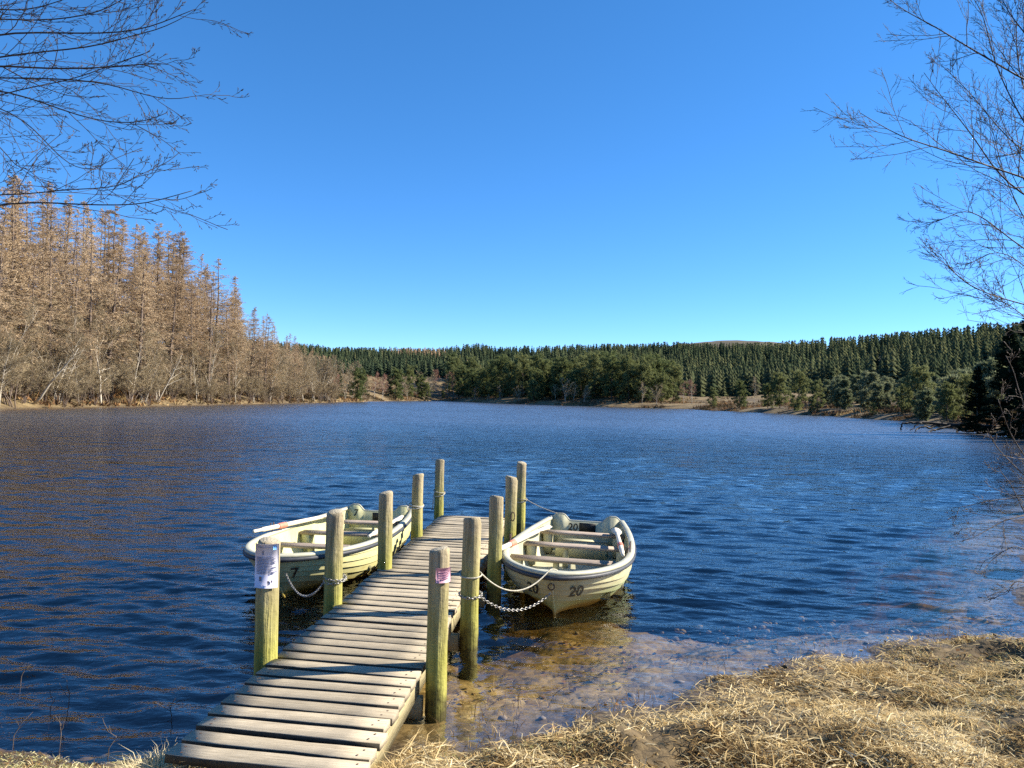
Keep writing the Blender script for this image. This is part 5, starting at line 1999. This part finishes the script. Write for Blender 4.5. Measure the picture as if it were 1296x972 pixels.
# dead stems standing in the shallows
rng = np.random.default_rng(33)
n = 20000
r = rng.uniform(4.2, 8.5, n)
th = rng.uniform(math.radians(-5), math.radians(36), n)
x, y = r * np.sin(th), r * np.cos(th)
d = lake_dist(x, y)
keep = (d < 0.05) & (d > -0.9) & (rng.random(n) < np.exp(d * 3.2) * (0.25 + 1.2 * fbm(x * 2.5, y * 2.5, 81)))
x, y = x[keep], y[keep]
n = len(x)
blades('drowned_grass', x, y, 0.03 + 0.09 * rng.random(n) ** 2 - np.minimum(height(x, y), 0), 0.003 + 0.002 * rng.random(n), np.clip(rng.normal(size=n) * 0.35 + 1.0, 0.2, 1.5), rng.uniform(0, 6.28, n), np.clip(0.22 + 0.15 * rng.normal(size=n), 0, 0.6), 'dead brown stems standing in the shallow water by the right bank')
for i, (px, py, s, lab) in enumerate([(25, 862, 0.10, 'forked pale twig poking out of the water at the far left'), (62, 900, 0.09, 'thin bent twig in the shallows left of the tussock'), (85, 895, 0.13, 'tall thin twig in the shallows left of the tussock'),
                                      (15, 940, 0.13, 'dead stem at the lower left corner'), (75, 935, 0.09, 'short cluster of dead stems at the left water edge'), (135, 958, 0.15, 'crooked dead stalk left of the bleached tussock'), (215, 915, 0.14, 'curved stalk rising by the jetty tussock')]):
    c = at_z(px, py, 0.0)
    P0 = np.array([[c + np.array([0, 0, -0.12]), c + np.array([0.01, 0, s * 0.3]), c + np.array([0.02 + 0.04 * math.sin(i * 3), 0.01, s * 0.7]), c + np.array([0.05 * math.cos(i * 2) + 0.02, 0.0, s])]])
    R0 = np.array([[0.0028, 0.0024, 0.002, 0.0012]])
    V, ps = tubes(P0, R0, 5)
    mb = MB().add(V, *ps)
    C, CR = children(P0, R0, 4, 0.4, 0.95, 40, 0.45, 0.04, 4, 0.12, 0.8, 0.05)
    V, ps = tubes(C, np.maximum(CR, 0.0015), 4, False)
    mb.add(V, *ps)
    tag(obj('dead_stalk', mb.mesh('dead_stalk', M['bush_bark'], True)), lab, 'twig')

# fallen leaves on the bed and the bank
rng = np.random.default_rng(57)
n = 9000
x, y = rng.uniform(-0.5, 5.0, n), rng.uniform(3.4, 8.0, n)
d = lake_dist(x, y)
keep = (d > -2.0) & (d < 1.2) & (rng.random(n) < np.where(d < 0, 0.55, 0.10) * (0.4 + 1.5 * fbm(x * 1.7, y * 1.7, 58)))
x, y, d = x[keep], y[keep], d[keep]
n = len(x)
z = height(x, y) + np.where(d < 0, 0.006, 0.03)
a = rng.uniform(0, 6.28, n)
ls, lw = 0.012 + 0.022 * rng.random(n), 0.007 + 0.012 * rng.random(n)
c_, s_ = np.cos(a), np.sin(a)
ctr = np.stack([x, y, z], -1)
ax_ = np.stack([c_ * ls, s_ * ls, rng.normal(size=n) * 0.006], -1)
bx_ = np.stack([-s_ * lw, c_ * lw, rng.normal(size=n) * 0.006], -1)
V = np.stack([ctr - ax_, ctr - bx_ + np.array([0, 0, 0.004]), ctr + ax_, ctr + bx_ + np.array([0, 0, 0.004])], 1).reshape(-1, 3)
tag(obj('leaf_litter', mesh_np('leaf_litter', V, [np.arange(4 * n).reshape(-1, 4)], [M['heather']], False, {'tint': np.repeat(rng.random(n), 4)})), 'fallen brown leaves scattered over the shallows and the bank edge', 'leaves', kind='stuff')

# stones on the lake bed
rng = np.random.default_rng(41)
ico = []
ph = (1 + 5 ** 0.5) / 2
base_v = norm(np.array([(-1, ph, 0), (1, ph, 0), (-1, -ph, 0), (1, -ph, 0), (0, -1, ph), (0, 1, ph), (0, -1, -ph), (0, 1, -ph), (ph, 0, -1), (ph, 0, 1), (-ph, 0, -1), (-ph, 0, 1)]))
base_f = np.array([(0, 11, 5), (0, 5, 1), (0, 1, 7), (0, 7, 10), (0, 10, 11), (1, 5, 9), (5, 11, 4), (11, 10, 2), (10, 7, 6), (7, 1, 8), (3, 9, 4), (3, 4, 2), (3, 2, 6), (3, 6, 8), (3, 8, 9), (4, 9, 5), (2, 4, 11), (6, 2, 10), (8, 6, 7), (9, 8, 1)])
mb = MB()
cnt = 0
while cnt < 320:
    x, y = rng.uniform(-0.6, 4.5), rng.uniform(4.6, 8.2)
    dd_ = float(lake_dist(np.array([x]), np.array([y]))[0])
    if dd_ > -0.1 or dd_ < -2.2:
        continue
    s = 0.010 + 0.035 * rng.random() ** 2.5
    V = base_v * (1 + 0.16 * rng.normal(size=(12, 1))) * s * np.array([1, rng.uniform(0.6, 1), rng.uniform(0.35, 0.6)])
    a = rng.random() * 6.28
    V = V @ np.array([[math.cos(a), -math.sin(a), 0], [math.sin(a), math.cos(a), 0], [0, 0, 1]]) + np.array([x, y, ground_z(x, y) if cnt % 4 == 0 else -0.14 * -dd_ - 0.03 * dd_ * dd_ + 0.0])
    mb.add(V, base_f)
    cnt += 1
tag(obj('lake_bed_stones', mb.mesh('lake_bed_stones', M['stone'], True)), 'small brown stones on the shallow lake bed right of the jetty', 'stones', kind='stuff')
